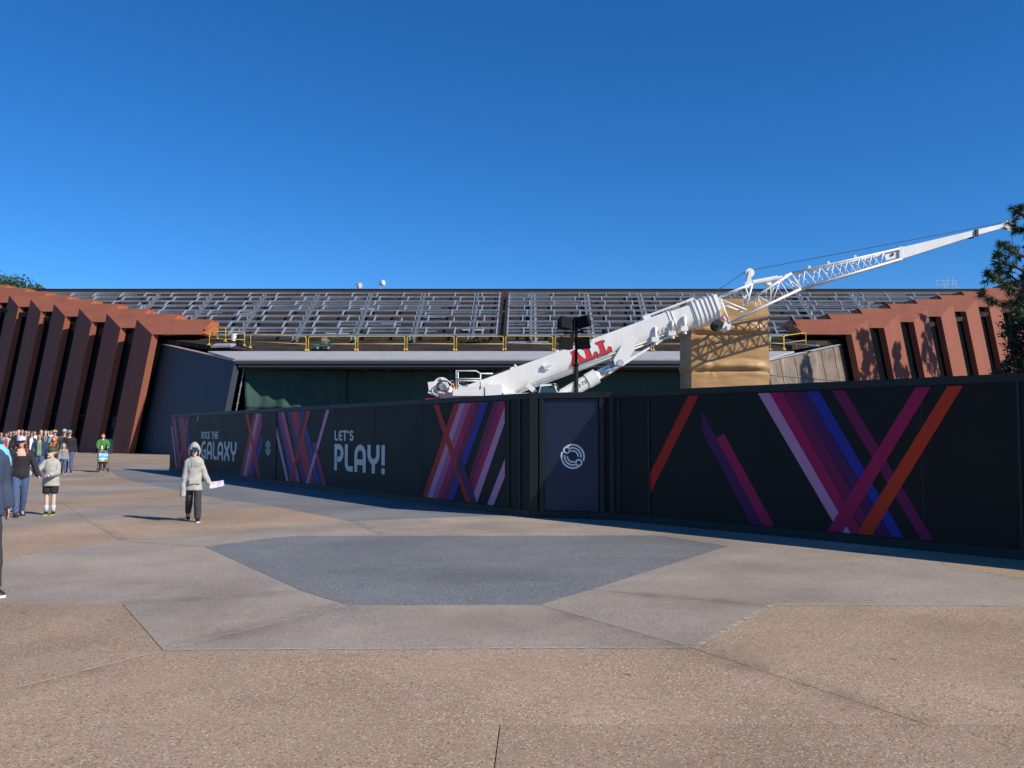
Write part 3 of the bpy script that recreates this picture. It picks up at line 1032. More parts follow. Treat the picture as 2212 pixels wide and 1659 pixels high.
class Fence:
    def __init__(s, a, b, name, label):
        s.a, s.b = Vector(a), Vector(b)
        s.L = (s.b - s.a).length
        s.d = (s.b - s.a).normalized()
        s.n = Vector((s.d.y, -s.d.x, 0))           # towards the viewer
        if s.n.y > 0: s.n = -s.n
        s.t = thing(name, label, 'hoarding', s.a)
        s.layer = 0
    def uv(s, px, py):
        r = ray(px, py)
        o = Vector((0, 0, CAM_H))
        k = (s.a - o).dot(s.n) / r.dot(s.n)
        p = o + r * k
        return ((p - s.a).dot(s.d), p.z)
    def P(s, u, z, off=0.0):
        return s.a + s.d * u + s.n * off + Vector((0, 0, z))
    def block(s, u0, u1, z0, z1, o0, o1, name, m_, parent=None):
        mb = MB()
        mb.hexa([s.P(u0, z0, o0), s.P(u1, z0, o0), s.P(u1, z1, o0), s.P(u0, z1, o0)], [s.P(u0, z0, o1), s.P(u1, z0, o1), s.P(u1, z1, o1), s.P(u0, z1, o1)])
        return mb.build(name, m_, parent or s.t)
    def shape(s, polys, ink, name='printed_stripe', parent=None, step=.0005):
        """flat print: polygons in (u, z), laid a hair in front of the panel"""
        s.layer += 1
        o = .003 + step * s.layer
        mb = MB()
        for p in polys:
            mb.add([s.P(u, z, o) for u, z in p], [tuple(range(len(p)))])
        return mb.build(name, INKM[ink] if isinstance(ink, str) else ink, parent or s.t)
    def stripe(s, pts, ink):
        q = [s.uv(*p) for p in pts]
        q = [(max(.02, min(s.L - .02, u)), max(.16, min(HH - .135, z))) for u, z in q]
        return s.shape([q], ink)

def za(x, y): return (351 + .1953 * x, 837 + .1953 * y)
def zb_(x, y): return (702 + .1953 * x, 837 + .1953 * y)
def zc(x, y): return (1350 + .22786 * x, 810 + .22786 * y)
def zdd(x, y): return (1728 + .2929 * x, 810 + .2929 * y)

def hoard(a, b, name, label, seams, trim_battens=()):
    f = Fence(a, b, name, label)
    us = [0.0] + sorted(seams) + [f.L]
    for i in range(len(us) - 1):
        f.block(us[i] + (.004 if i else 0), us[i + 1] - .004, .13, HH - .10, -.02, .0, 'wall_panel', M_HOARD)
    f.block(0, f.L, HH - .11, HH, -.11, .025, 'top_rail', M_TRIM)
    f.block(0, f.L, 0, .14, -.03, .022, 'kick_board', M_TRIM)
    k = 0.6
    while k < f.L:
        f.block(k, k + .09, 0, HH - .12, -.115, -.03, 'stud', mat('raw_timber', (.3, .2, .11), .8))
        k += 2.44
    for u in trim_battens:
        f.block(u, u + .035, .14, HH - .11, 0, .022, 'batten', M_TRIM)
    return f

tmp = Fence(F0, F1, 'tmp', 'tmp'); bpy.data.objects.remove(tmp.t)
LEN1 = tmp.L
uj = tmp.uv(*za(1255, 700))[0]
b1 = tmp.uv(*zb_(2032, 700))[0]; b2 = tmp.uv(*zb_(2155, 700))[0]
sm_ = sorted([uj] + [u for u in [2.44 * k for k in range(1, 11)] if u < LEN1 - .5 and abs(u - uj) > .5])
FL = hoard(F0, F1, 'left_hoarding', 'long dark hoarding printed with two slogans and crossing coloured stripes, left of the corner', sm_, (uj, b1, b2))
FL.t.name = 'printed_hoarding'
for nm, pts in [
    ('lilac', [(95, 420), (106, 430), (162, 907), (148, 905)]),
    ('indigo', [(103, 325), (114, 325), (188, 910), (168, 910)]),
    ('magenta', [(114, 325), (142, 325), (212, 915), (188, 915)]),
    ('purple', [(170, 322), (200, 320), (275, 920), (245, 920)]),
    ('magenta', [(200, 320), (232, 318), (305, 925), (275, 922)]),
    ('blue', [(238, 318), (258, 317), (345, 925), (320, 925)]),
    ('red', [(278, 316), (297, 315), (190, 915), (168, 915)]),
    ('lilac', [(388, 312), (402, 311), (392, 378), (382, 380)]),
    ('blue', [(1102, 500), (1102, 640), (1000, 1036), (972, 1032)]),
    ('magenta', [(1085, 280), (1102, 279), (1102, 410), (968, 1028), (940, 1025)]),
    ('pink', [(1068, 281), (1085, 280), (940, 1025), (915, 1020)]),
    ('lilac', [(1045, 282), (1068, 281), (915, 1020), (890, 1015)]),
    ('red', [(1015, 283), (1045, 282), (886, 1015), (855, 1012)]),
    ('red', [(920, 286), (948, 284), (1085, 1048), (1052, 1045)]),
    ('blue', [(1268, 268), (1285, 268), (1452, 1100), (1425, 1098)]),
    ('magenta', [(1285, 268), (1314, 266), (1490, 1106), (1452, 1100)]),
    ('pink', [(1314, 266), (1346, 264), (1522, 1110), (1490, 1106)]),
    ('lilac', [(1262, 425), (1398, 1095), (1370, 1095), (1262, 545)]),
    ('indigo', [(1380, 262), (1420, 260), (1600, 1118), (1548, 1112)]),
    ('magenta', [(1420, 260), (1465, 258), (1640, 1125), (1600, 1120)]),
    ('red', [(1465, 258), (1500, 256), (1677, 1130), (1640, 1125)]),
    ('indigo', [(1495, 256), (1526, 255), (1712, 1135), (1679, 1131)]),
    ('blue', [(1526, 255), (1564, 253), (1748, 1140), (1712, 1135)]),
    ('purple', [(1640, 560), (1675, 622), (1787, 1142), (1755, 1140)]),
    ('lilac', [(1815, 238), (1850, 236), (1617, 1120), (1588, 1116)]),
    ('magenta', [(1675, 625), (1693, 605), (1816, 1146), (1785, 1142)]),
    ('indigo', [(1568, 252), (1608, 250), (1480, 740), (1440, 740)]),
    ('red', [(1608, 250), (1643, 246), (1432, 1100), (1403, 1097)]),
]:
    if pts[0] in ((1102, 500), (1268, 268)): FL.layer = 0
    FL.stripe([za(*p) for p in pts], nm)
FL.layer = 0
for nm, pts in [
    ('purple', [(1870, 132), (1935, 128), (1592, 1200), (1552, 1130)]),
    ('magenta', [(1935, 128), (1990, 125), (1990, 203), (1655, 1185), (1592, 1190)]),
    ('lilac', [(1990, 205), (1990, 390), (1682, 1300), (1640, 1195)]),
    ('lilac', [(1991, 792), (1992, 985), (1866, 1356), (1795, 1350)]),
    ('blue', [(1740, 140), (1810, 136), (1420, 1306), (1357, 1300)]),
    ('purple', [(1678, 143), (1740, 140), (1357, 1300), (1300, 1294)]),
    ('magenta', [(1615, 147), (1678, 143), (1300, 1294), (1242, 1288)]),
    ('pink', [(1555, 150), (1615, 147), (1242, 1288), (1187, 1281)]),
    ('lilac', [(1495, 152), (1555, 150), (1187, 1281), (1132, 1275)]),
    ('red', [(1432, 155), (1495, 152), (1132, 1275), (1080, 1268)]),
    ('red', [(1205, 168), (1260, 165), (1625, 1330), (1560, 1323)]),
    ('indigo', [(1490, 735), (1520, 790), (1686, 1328), (1622, 1330), (1455, 880)]),
]:
    FL.stripe([zb_(*p) for p in pts], nm)

# ---- lettering: strokes with mitred bends
def arc(cx, cy, rx, ry, a0, a1, n=8):
    return [(cx + rx * math.cos(R(a0 + (a1 - a0) * k / n)), cy + ry * math.sin(R(a0 + (a1 - a0) * k / n))) for k in range(n + 1)]
GLYPH = {
    'P': (.66, [[(.1, 0), (.1, .9)] + [(.30, .9)] + arc(.32, .66, .24, .24, 90, -90) + [(.1, .42)]]),
    'L': (.56, [[(.1, 1), (.1, .28)] + arc(.28, .28, .18, .18, 180, 270, 5) + [(.56, .1)]]),
    'A': (.76, [[(.1, 0), (.1, .62)] + arc(.38, .62, .28, .28, 180, 0) + [(.66, 0)], [(.1, .36), (.66, .36)]]),
    'Y': (.76, [[(.1, 1), (.1, .68)] + arc(.38, .68, .28, .28, 180, 360) + [(.66, 1)], [(.38, .44), (.38, 0)]]),
    'E': (.58, [[(.58, .9), (.36, .9)] + arc(.36, .64, .26, .26, 90, 180, 5) + arc(.36, .36, .26, .26, 180, 270, 5) + [(.58, .1)], [(.1, .5), (.54, .5)]]),
    'T': (.60, [[(0, .9), (.6, .9)], [(.3, .9), (.3, 0)]]),
    'S': (.60, [[(.56, .82)] + arc(.34, .72, .22, .18, 40, 200, 7) + [(.22, .56), (.44, .46)] + arc(.32, .28, .22, .18, 40, -140, 7) + [(.05, .2)]]),
    'R': (.66, [[(.1, 0), (.1, .9)] + [(.30, .9)] + arc(.32, .68, .22, .22, 90, -90) + [(.1, .46)], [(.36, .46), (.58, 0)]]),
    'O': (.72, [arc(.36, .62, .26, .28, 0, 180) + arc(.36, .38, .26, .28, 180, 360) + [(.62, .62)]]),
    'C': (.62, [[(.6, .9), (.38, .9)] + arc(.38, .62, .28, .28, 90, 180, 5) + arc(.38, .38, .28, .28, 180, 270, 5) + [(.6, .1)]]),
    'K': (.64, [[(.1, 0), (.1, 1)], [(.56, 1), (.2, .5), (.58, 0)]]),
    'H': (.70, [[(.1, 0), (.1, 1)], [(.6, 0), (.6, 1)], [(.1, .5), (.6, .5)]]),
    'G': (.74, [[(.62, .9), (.40, .9)] + arc(.40, .62, .30, .28, 90, 180, 5) + arc(.40, .38, .30, .28, 180, 270, 5) + [(.62, .1), (.62, .46), (.38, .46)]]),
    'X': (.74, [[(.1, 1), (.1, .82)] + [(.37, .5), (.64, .18), (.64, 0)], [(.64, 1), (.64, .82), (.37, .5), (.1, .18), (.1, 0)]]),
    "'": (.22, [[(.12, 1.0), (.06, .72)]]),
    '!': (.24, [[(.12, 1), (.12, .30)]]),
    ' ': (.32, []),
}
def stroke_polys(pl, t):
    n = len(pl)
    L_, R_ = [], []
    for i in range(n):
        p = Vector(pl[i]).to_2d() if len(pl[i]) == 2 else Vector(pl[i][:2])
        a = Vector(pl[i - 1]) if i > 0 else None
        b = Vector(pl[i + 1]) if i < n - 1 else None
        d1 = (p - a).normalized() if a is not None else (b - p).normalized()
        d2 = (b - p).normalized() if b is not None else d1
        n1, n2 = Vector((-d1.y, d1.x)), Vector((-d2.y, d2.x))
        m_ = (n1 + n2)
        m_ = m_ / max(.5, 1 + n1.dot(n2))
        L_.append(p + m_ * t / 2); R_.append(p - m_ * t / 2)
    return [[tuple(L_[i]), tuple(L_[i + 1]), tuple(R_[i + 1]), tuple(R_[i])] for i in range(n - 1)]

def word(fence, text, u0, u1, z0, z1, ink, t=.19, gap=.10):
    tot = sum(GLYPH[c][0] for c in text) + gap * (len(text) - 1)
    kx = (u1 - u0) / tot; kz = z1 - z0
    x = 0
    base = fence.layer
    for c in text:
        w, st = GLYPH[c]
        mb = MB()
        for i, pl in enumerate(st):
            o = .003 + .0005 * (base + 1) + .0005 * i
            for q in stroke_polys(pl, t):
                mb.add([fence.P(u0 + (x + a) * kx, z0 + b * kz, o) for a, b in q], [(0, 1, 2, 3)])
        if c == '!':
            pts = [(.12 + .115 * math.cos(2 * math.pi * k / 18), .10 + .115 * math.sin(2 * math.pi * k / 18)) for k in range(18)]
            mb.add([fence.P(u0 + (x + a) * kx, z0 + b * kz, .003 + .0005 * (base + 1)) for a, b in pts], [tuple(range(18))])
        if mb.v:
            mb.build('letter', INKM[ink], fence.t)
        x += w + gap
    fence.layer = base + 3

def span(fence, p0, p1):
    (u0, z0), (u1, z1) = fence.uv(*p0), fence.uv(*p1)
    return u0, u1
def zat(fence, p): return fence.uv(*p)[1]
FL.layer = 0
u0, u1 = span(FL, za(430, 570), za(615, 570)); word(FL, 'ROCK THE', u0, u1, zat(FL, za(432, 568)), zat(FL, za(432, 487)), 'text', t=.17)
u0, u1 = span(FL, za(427, 800), za(818, 800)); word(FL, 'GALAXY', u0, u1, zat(FL, za(440, 790)), zat(FL, za(440, 592)), 'text', t=.18)
u0, u1 = span(FL, zb_(108, 590), zb_(315, 590)); word(FL, "LET'S", u0, u1, zat(FL, zb_(112, 588)), zat(FL, zb_(112, 476)), 'text', t=.20)
u0, u1 = span(FL, zb_(105, 900), zb_(668, 900)); word(FL, 'PLAY!', u0, u1, zat(FL, zb_(106, 915)), zat(FL, zb_(106, 624)), 'text', t=.20)
# small round emblem
cu, cz = FL.uv(*za(1170, 670)); ru = (FL.uv(*za(1200, 670))[0] - FL.uv(*za(1140, 670))[0]) / 2; rz = (FL.uv(*za(1170, 592))[1] - FL.uv(*za(1170, 748))[1]) / 2
def ring_polys(cu, cz, r0, r1, a0, a1, sx, sz, n=28):
    out = []
    for k in range(n):
        t0, t1 = R(a0 + (a1 - a0) * k / n), R(a0 + (a1 - a0) * (k + 1) / n)
        out.append([(cu + sx * r0 * math.cos(t0), cz + sz * r0 * math.sin(t0)), (cu + sx * r1 * math.cos(t0), cz + sz * r1 * math.sin(t0)),
                    (cu + sx * r1 * math.cos(t1), cz + sz * r1 * math.sin(t1)), (cu + sx * r0 * math.cos(t1), cz + sz * r0 * math.sin(t1))])
    return out
pl = []
for r0, r1, a0, a1 in ((.86, 1.0, 15, 165), (.86, 1.0, 195, 345), (.58, .72, 18, 162), (.58, .72, 198, 342), (.28, .40, 25, 155), (.28, .40, 205, 335)):
    pl += ring_polys(cu, cz, r0, r1, a0, a1, ru, rz)
star = []
for k in range(8):
    r = .34 if k % 2 == 0 else .09
    rr = 1.0 if k in (0, 4) else r
    star.append((cu + ru * rr * math.cos(k * math.pi / 4), cz + rz * (r if k not in (0, 4) else 0) * math.sin(k * math.pi / 4)))
FL.shape(pl, 'text', 'emblem')
FL.shape([star], 'text', 'emblem')

# ---- corner gate panel
FC = Fence(F1, F2, 'corner_hoarding', 'narrow navy hoarding panel with white ring emblem at the corner, half in sunlight')
def uc(x): return FC.uv(1026.1 + .2116 * x, 1000)[0]
FC.block(0.0, FC.L, .0, HH - .11, -.05, -.03, 'back_panel', M_HOARD)
FC.block(0.0, FC.L + .02, HH - .11, HH + .002, -.12, .03, 'top_rail', M_TRIM)
FC.block(0.01, FC.L, 0, .145, -.03, .02, 'kick_board', M_TRIM)
for (x0, x1, o) in ((562, 642, .028), (662, 705, .022), (1274, 1322, .022), (1376, 1420, .026)):
    FC.block(uc(x0), uc(x1), .145, HH - .11, -.03, o, 'post', M_TRIM)
FC.block(uc(707), uc(1258), .16, HH - .125, -.03, 0, 'blue_panel', M_DOORP)
cu, cz = FC.uv(1026.1 + .2116 * 998, 793.6 + .2116 * 833 + 16.5)
cu, cz = FC.uv(1026.1 + .2116 * 998, 810 + .2116 * 831)
ru = abs(FC.uv(1026.1 + .2116 * 1121, 985)[0] - FC.uv(1026.1 + .2116 * 875, 985)[0]) / 2
rz = ru
def rp(r0, r1, a0, a1): return ring_polys(cu, cz, r0, r1, a0, a1, ru, rz)
pl = []
pl += rp(.865, 1.0, -22, 128) + rp(.865, 1.0, 158, 306)
pl += rp(.615, .745, -8, 118) + rp(.615, .745, 172, 300)
pl += rp(.385, .50, -2, 112) + rp(.385, .50, 178, 292)
for sg in (1, -1):
    c_u, c_z = cu - sg * .50 * ru, cz + sg * .50 * rz
    pl += ring_polys(c_u, c_z, .175, .30, 0, 360, ru, rz)
FC.shape(pl, 'white', 'ring_emblem')

# ---- right hoarding
tmp = Fence(F2, F3, 'tmp', 'tmp'); bpy.data.objects.remove(tmp.t)
s1 = tmp.uv(*zc(1328, 200))[0]; s0 = tmp.uv(*zc(222, 500))[0]; s2 = tmp.uv(*zdd(900, 500))[0]; s3 = tmp.uv(*zdd(1610, 500))[0]
bq = tmp.uv(1026.1 + .2116 * 1470, 980)[0]
FR = hoard(F2, F3, 'printed_hoarding', 'dark hoarding with wide coloured stripes, right of the corner nearest the camera', [s0, s1, s2, s3], (bq, s0, s3))
def band(xa, xb, ya, dirx, slope_, ink, conv, y_end):
    """a straight band whose two edges cross the top rail at xa and xb"""
    q = [conv(xa, ya), conv(xb, ya - 3), conv(xb + dirx * slope_ * (y_end - ya), y_end + 6), conv(xa + dirx * slope_ * (y_end - ya), y_end)]
    FR.stripe(q, ink)
FR.stripe([zc(*p) for p in ((733, 340), (1310, 1478), (1200, 1468), (735, 540))], 'indigo')
FR.stripe([zc(*p) for p in ((868, 600), (940, 555), (1420, 1486), (1310, 1478))], 'magenta')
FR.stripe([zc(*p) for p in ((602, 180), (700, 177), (226, 1160), (224, 965))], 'red')
band(1262, 1372, 157, 1, .553, 'lilac', zc, 1552)
band(1372, 1487, 155, 1, .556, 'magenta', zc, 1556)
band(1487, 1605, 152, 1, .560, 'purple', zc, 1560)
band(1605, 1722, 150, 1, .565, 'indigo', zc, 1564)
band(1722, 1842, 147, 1, .570, 'blue', zc, 1568)
band(1965, 2085, 138, 1, .585, 'purple', zc, 1588)
band(855, 968, 85, -1, .585, 'magenta', zdd, 1200)
band(1090, 1205, 80, -1, .588, 'orange', zdd, 1222)
bpy.data.objects.remove(bpy.data.objects['tmp']) if 'tmp' in bpy.data.objects else None

# ------------------------------------------------------------------ brown wrapped tower
TY = 44.3
ta = at(1494, 838, TY); tb = at(1662.7, 838, TY); ttop = at(1560, 645, TY).z
M_WRAP = mat('brown_shade_cloth', (.385, .222, .088), 0.5, noise_amt=0.08, noise_scale=1.5, bump=0.3, bump_scale=1.6)
for n_ in M_WRAP.node_tree.nodes:            # fine sideways wrinkles
    if n_.type == 'BUMP':
        n_.inputs['Distance'].default_value = .06
        src = n_.inputs['Height'].links[0].from_node
        mp_ = M_WRAP.node_tree.nodes.new('ShaderNodeMapping'); mp_.inputs['Scale'].default_value = (1.0, 1.0, 2.6)
        tcx = M_WRAP.node_tree.nodes.new('ShaderNodeTexCoord')
        M_WRAP.node_tree.links.new(tcx.outputs['Object'], mp_.inputs['Vector']); M_WRAP.node_tree.links.new(mp_.outputs[0], src.inputs['Vector'])
tw = thing('wrapped_tower', 'tall scaffold tower wrapped in brown cloth, standing behind the crane jib', 'tower', ((ta.x + tb.x) / 2, TY + 1.5, 0))
w_, dp = tb.x - ta.x, 3.0
def cloth_face(p0, p1, nrm, nm, seed):
    nx, nz = 64, 110
    vs, fs = [], []
    p0, p1, nrm = Vector(p0), Vector(p1), Vector(nrm)
    rows_ = [.0, 1.55, 3.9, 6.55, ttop]
    for i in range(nx + 1):
        u = i / nx
        for j in range(nz + 1):
            z = .05 + (ttop - .05) * j / nz
            p = p0.lerp(p1, u)
            edge = min(1, min(u, 1 - u) * 6)
            lines = [2.9, 4.72 + .07 * math.sin(u * 3), 6.66 - .04 * math.sin(u * 4)]
            o = .05 * edge
            for k, l in enumerate(lines):
                dz = z - l
                o -= .13 * math.exp(-(dz / .055) ** 2) * (.4 + .6 * edge)
                # slack gathers just above each lashing
                o += .15 * edge * math.exp(-((dz - .26) / .20) ** 2) * (1 + .5 * noise.noise((u * 5, k, seed)))
            o += .05 * noise.noise((u * 2.2 + seed, z * 1.6, seed)) * edge + .012 * noise.noise((u * 3.0, z * 7, seed + 5))
            o += .012 * math.sin((z + .8 * noise.noise((u * 2, z * .6, seed)) + (u - .5) ** 2 * .8) * 9) * edge * .6
            # creases running to a pulled tie
            du, dz = u - .27, z - 5.05
            rr = math.hypot(du * 4, dz)
            o -= .08 * math.exp(-(rr / .22) ** 2)
            o += .012 * math.sin(math.atan2(dz, du * 4) * 7) * math.exp(-(rr / .9) ** 2)
            vs.append(p + nrm * o + Vector((0, 0, z)))
    for i in range(nx):
        for j in range(nz):
            a = i * (nz + 1) + j
            fs.append((a, a + nz + 1, a + nz + 2, a + 1))
    mb = MB(); mb.add(vs, fs)
    return mb.build(nm, M_WRAP, tw, True)
A0, A1 = (ta.x, TY, 0), (tb.x, TY, 0)
B0, B1 = (ta.x, TY + dp, 0), (tb.x, TY + dp, 0)
cloth_face(A0, A1, (0, -1, 0), 'wrap_front', 1.0)
cloth_face(B0, A0, (-1, 0, 0), 'wrap_side', 5.0)
cloth_face(A1, B1, (1, 0, 0), 'wrap_side', 9.0)
cloth_face(B1, B0, (0, 1, 0), 'wrap_back', 12.0)
mb = MB(); mb.prism([(ta.x + .03, TY + .03, ttop - .1), (tb.x - .03, TY + .03, ttop - .12), (tb.x - .03, TY + dp - .03, ttop - .1), (ta.x + .03, TY + dp - .03, ttop - .08)], (0, 0, .05)); mb.build('wrap_top', M_WRAP, tw)
for k, (x, y) in enumerate(((ta.x, TY), (tb.x, TY), (ta.x, TY + dp), (tb.x, TY + dp))):
    mb = MB(); sx = .12 if k % 2 == 0 else -.12; sy = .12 if k < 2 else -.12
    mb.tube([(x + sx, y + sy, 0), (x + sx, y + sy, ttop - .02)], .03, 6); mb.build('scaffold_pole', M_GALV2, tw)

# ------------------------------------------------------------------ mobile crane
CY = 42.0
M_CW = mat('crane_white', (.76, .745, .71), 0.4, noise_amt=0.09, noise_scale=1.6, coat=.15, streak=True)
M_CR = mat('crane_red', (.55, .02, .025), 0.4)
M_CH = mat('chrome', (.75, .76, .78), 0.12, metal=1.0)
M_ROPE = mat('wire_rope', (.05, .05, .055), 0.6)
M_CG = mat('cab_glass', (.03, .06, .07), 0.08)
def c_(px, py, dy=0.0): return at(px, py, CY) + Vector((0, dy, 0))
cr = thing('mobile_crane', 'white telescopic mobile crane with red lettering on its boom, behind the hoarding', 'crane', (c_(1040, 850).x, CY, 0))
def CB(mb, name, mats, smooth=False, parent=None): return mb.build(name, mats, parent or cr, smooth)
# carrier (mostly hidden by the hoarding)
gx = cr.location.x
mb = MB(); mb.box((gx + 2.5, CY, 1.25), (14.5, 2.6, .7)); mb.box((gx + 8.6, CY, 1.9), (2.3, 2.55, 1.6)); mb.box((gx - 3.5, CY, 1.7), (2.2, 2.5, .5)); CB(mb, 'carrier', M_CW)
for k in range(6):
    for sy in (-1.15, 1.15):
        x = gx - 3.6 + k * 2.3
        mb = MB(); mb.tube([(x, CY + sy - .22, .62), (x, CY + sy + .22, .62)], .62, 20); mb.tube([(x, CY + sy - .24, .62), (x, CY + sy + .24, .62)], .3, 14, mi=1)
        CB(mb, 'wheel', [RUB, M_CW])
mb = MB(); mb.tube([(gx + .3, CY, 1.6), (gx + .3, CY, 2.0)], 1.1, 24); CB(mb, 'slew_ring', DKM)
# counterweight (red) and upper structure
a, b = c_(925, 857), c_(1105, 853)
mb = MB(); mb.hexa([(a.x + .3, CY - 1.4, 2.3), (a.x + .3, CY + 1.4, 2.3), (a.x, CY + 1.4, a.z - .10), (a.x, CY - 1.4, a.z - .14)], [(b.x, CY - 1.4, 2.2), (b.x, CY + 1.4, 2.2), (b.x, CY + 1.4, b.z - .2), (b.x, CY - 1.4, b.z - .2)])
CB(mb, 'counterweight', M_CR)
mb = MB()
p, q = c_(982, 846), c_(1048, 838)
mb.hexa([(p.x, CY - 1.3, p.z - .25), (q.x, CY - 1.3, p.z - .25), (q.x, CY - 1.3, q.z), (p.x, CY - 1.3, q.z)], [(p.x, CY - 1.0, p.z - .25), (q.x, CY - 1.0, p.z - .25), (q.x, CY - 1.0, q.z), (p.x, CY - 1.0, q.z)])
q2 = c_(1085, 850); q3 = c_(1050, 832)
mb.box(((q3.x + q2.x) / 2, CY - 1.0, (q2.z + q3.z) / 2 - .1), (q2.x - q3.x, .7, .52))
mb.box((c_(1020, 846).x, CY + .2, c_(1020, 846).z - .5), (3.0, 2.0, .9))
mb.box((c_(1130, 846).x, CY - .2, c_(1130, 848).z - .35), (2.6, 1.2, .6))
CB(mb, 'turntable_deck', M_CW)
# winch drum at the tail
d0 = c_(958, 836)
mb = MB()
mb.tube([(d0.x, CY - 1.15, d0.z), (d0.x, CY - 1.05, d0.z)], .40, 24); mb.tube([(d0.x, CY + .6, d0.z), (d0.x, CY + .7, d0.z)], .40, 24)
mb.tube([(d0.x, CY - 1.08, d0.z), (d0.x, CY + .65, d0.z)], .26, 20)
CB(mb, 'winch_drum', M_CW, False)
d1 = c_(940, 838)
mb = MB(); mb.box((d1.x - .05, CY - .2, d1.z), (.32, 2.0, .46), Matrix.Rotation(R(-8), 3, 'Y')); mb.box((d1.x + .02, CY - .2, d1.z - .32), (.5, 2.0, .14), Matrix.Rotation(R(24), 3, 'Y')); CB(mb, 'tail_box', M_CW)
M_HYD = mat('hydraulic_grey', (.36, .36, .35), .4, metal=.5, noise_amt=.4, noise_scale=9)
for k in range(16):
    mb = MB()
    x = d0.x + random.uniform(-.25, 1.5); z = d0.z + random.uniform(-.28, .22)
    if random.random() < .5: mb.box((x, CY - 1.05 + random.uniform(-.1, .2), z), (random.uniform(.08, .3), .2, random.uniform(.06, .25)))
    else: mb.tube([(x, CY - 1.2, z), (x + random.uniform(-.2, .3), CY - 1.2, z + random.uniform(-.1, .15))], random.uniform(.03, .07), 8)
    CB(mb, 'hydraulic_valve', M_HYD)
for k in range(3):
    mb = MB(); pts = []
    for j in range(13):
        th = 2 * math.pi * j / 12
        pts.append((d0.x + .12 + .26 * math.cos(th) * (1 + .2 * k), CY - 1.26 - .05 * k, d0.z - .02 * k + .24 * math.sin(th)))
    mb.tube(pts[:11], .022, 6); CB(mb, 'hose', RUB, True)
bc = c_(982.5, 838); mb = MB(); mb.tube([(bc.x, CY - 1.33, bc.z - .06), (bc.x, CY - 1.33, bc.z + .12), (bc.x, CY - 1.33, bc.z + .16)], [.06, .055, .02], 10); CB(mb, 'beacon', mat('amber_beacon', (.6, .16, .01), .2), True)
# deck railings
def pipe(pts, r, name, m_=M_CW, n=6, dy=0.0):
    mb = MB(); mb.tube([c_(x, y, dy) for x, y in pts], r, n); return CB(mb, name, m_, True)
pipe([(989, 842), (989, 805), (1031, 805.5), (1040, 811), (1066, 811)], .035, 'deck_rail', dy=-1.3)
pipe([(993, 842), (993, 808)], .03, 'deck_rail', dy=-1.3)
pipe([(988, 822), (1041, 822), (1041, 842)], .035, 'deck_rail', dy=-1.32)
pipe([(1040, 811), (1040, 840)], .035, 'deck_rail', dy=-1.3)
pipe([(988, 826), (1041, 826.5)], .03, 'deck_rail', dy=-1.32)
pipe([(1063, 846), (1063, 831)], .055, 'exhaust_stack', dy=-1.0); pipe([(1070, 846), (1070, 830)], .055, 'exhaust_stack', dy=-1.0)
pipe([(1073, 843), (1081, 840), (1085, 832)], [.05, .07, .09], 'exhaust_stack', dy=-1.0)
# cab
ca = c_(1185, 840)
mb = MB(); mb.hexa([c_(1158, 872, -1.5), c_(1203, 872, -1.5), c_(1198, 832, -1.45), c_(1166, 834, -1.45)], [c_(1158, 872, -.6), c_(1203, 872, -.6), c_(1198, 832, -.6), c_(1166, 834, -.6)]); cab = CB(mb, 'cab', M_CW)
mb = MB(); mb.hexa([c_(1162, 866, -1.53), c_(1199, 866, -1.53), c_(1194, 836, -1.49), c_(1168, 838, -1.49)], [c_(1162, 866, -1.45), c_(1199, 866, -1.45), c_(1194, 836, -1.44), c_(1168, 838, -1.44)]); CB(mb, 'cab_window', M_CG, parent=cab)
pipe([(1188, 834), (1199, 836), (1204, 849)], .04, 'cab_frame', DKM, dy=-1.56)

# main boom: U-shaped section lofted along its axis
ang = math.atan2(125.0, 340.0)
ud = Vector((math.cos(ang), 0, math.sin(ang))); un = Vector((-math.sin(ang), 0, math.cos(ang)))
PXM = CY / F
def boom_section(a_px, b_px, h, w, name, taper=1.0):
    a, b = c_(*a_px), c_(*b_px)
    d = (b - a).normalized(); nrm = Vector((-d.z, 0, d.x))
    def ring(c, k):
        H, W = h * k, w * k
        pts = [(-W / 2 + .05, H / 2), (W / 2 - .05, H / 2), (W / 2, H / 2 - .05), (W / 2, -.02 * H)]
        for j in range(1, 8):
            th = math.pi * j / 8
            pts.append((W / 2 * math.cos(th), -.02 * H - (H * .48) * math.sin(th)))
        pts += [(-W / 2, -.02 * H), (-W / 2, H / 2 - .05)]
        return [c + Vector((0, -y, 0)) + nrm * z for y, z in pts]
    mb = MB(); mb.loft([ring(a, 1), ring(b, taper)])
    o = CB(mb, name, M_CW, True)
    o.data.set_sharp_from_angle(angle=R(32))
    return o
boom = boom_section((1000, 866), (1452, 699), 1.20, 1.10, 'boom_base_section')
boom_section((1440, 703.5), (1512, 677.5), 1.10, 1.00, 'boom_inner_section')
boom_section((1494, 684), (1552, 664), 1.26, 1.06, 'boom_head', .97)
def along(px): # point on the boom axis at survey x
    y = 866 + (699 - 866) * (px - 1000) / 452.0
    return c_(px, y)
for k, px in enumerate((1446, 1453, 1499, 1507, 1517, 1526, 1535, 1544)):
    y_ = lambda q: 866 + (699 - 866) * (q - 1000) / 452.0
    th_ = 1.3 if k == 2 else .55
    boom_section((px - th_, y_(px - th_)), (px + th_, y_(px + th_)), 1.28 if k < 2 else (1.40 if k < 4 else 1.33), 1.16 if k < 2 else 1.14, 'boom_collar')
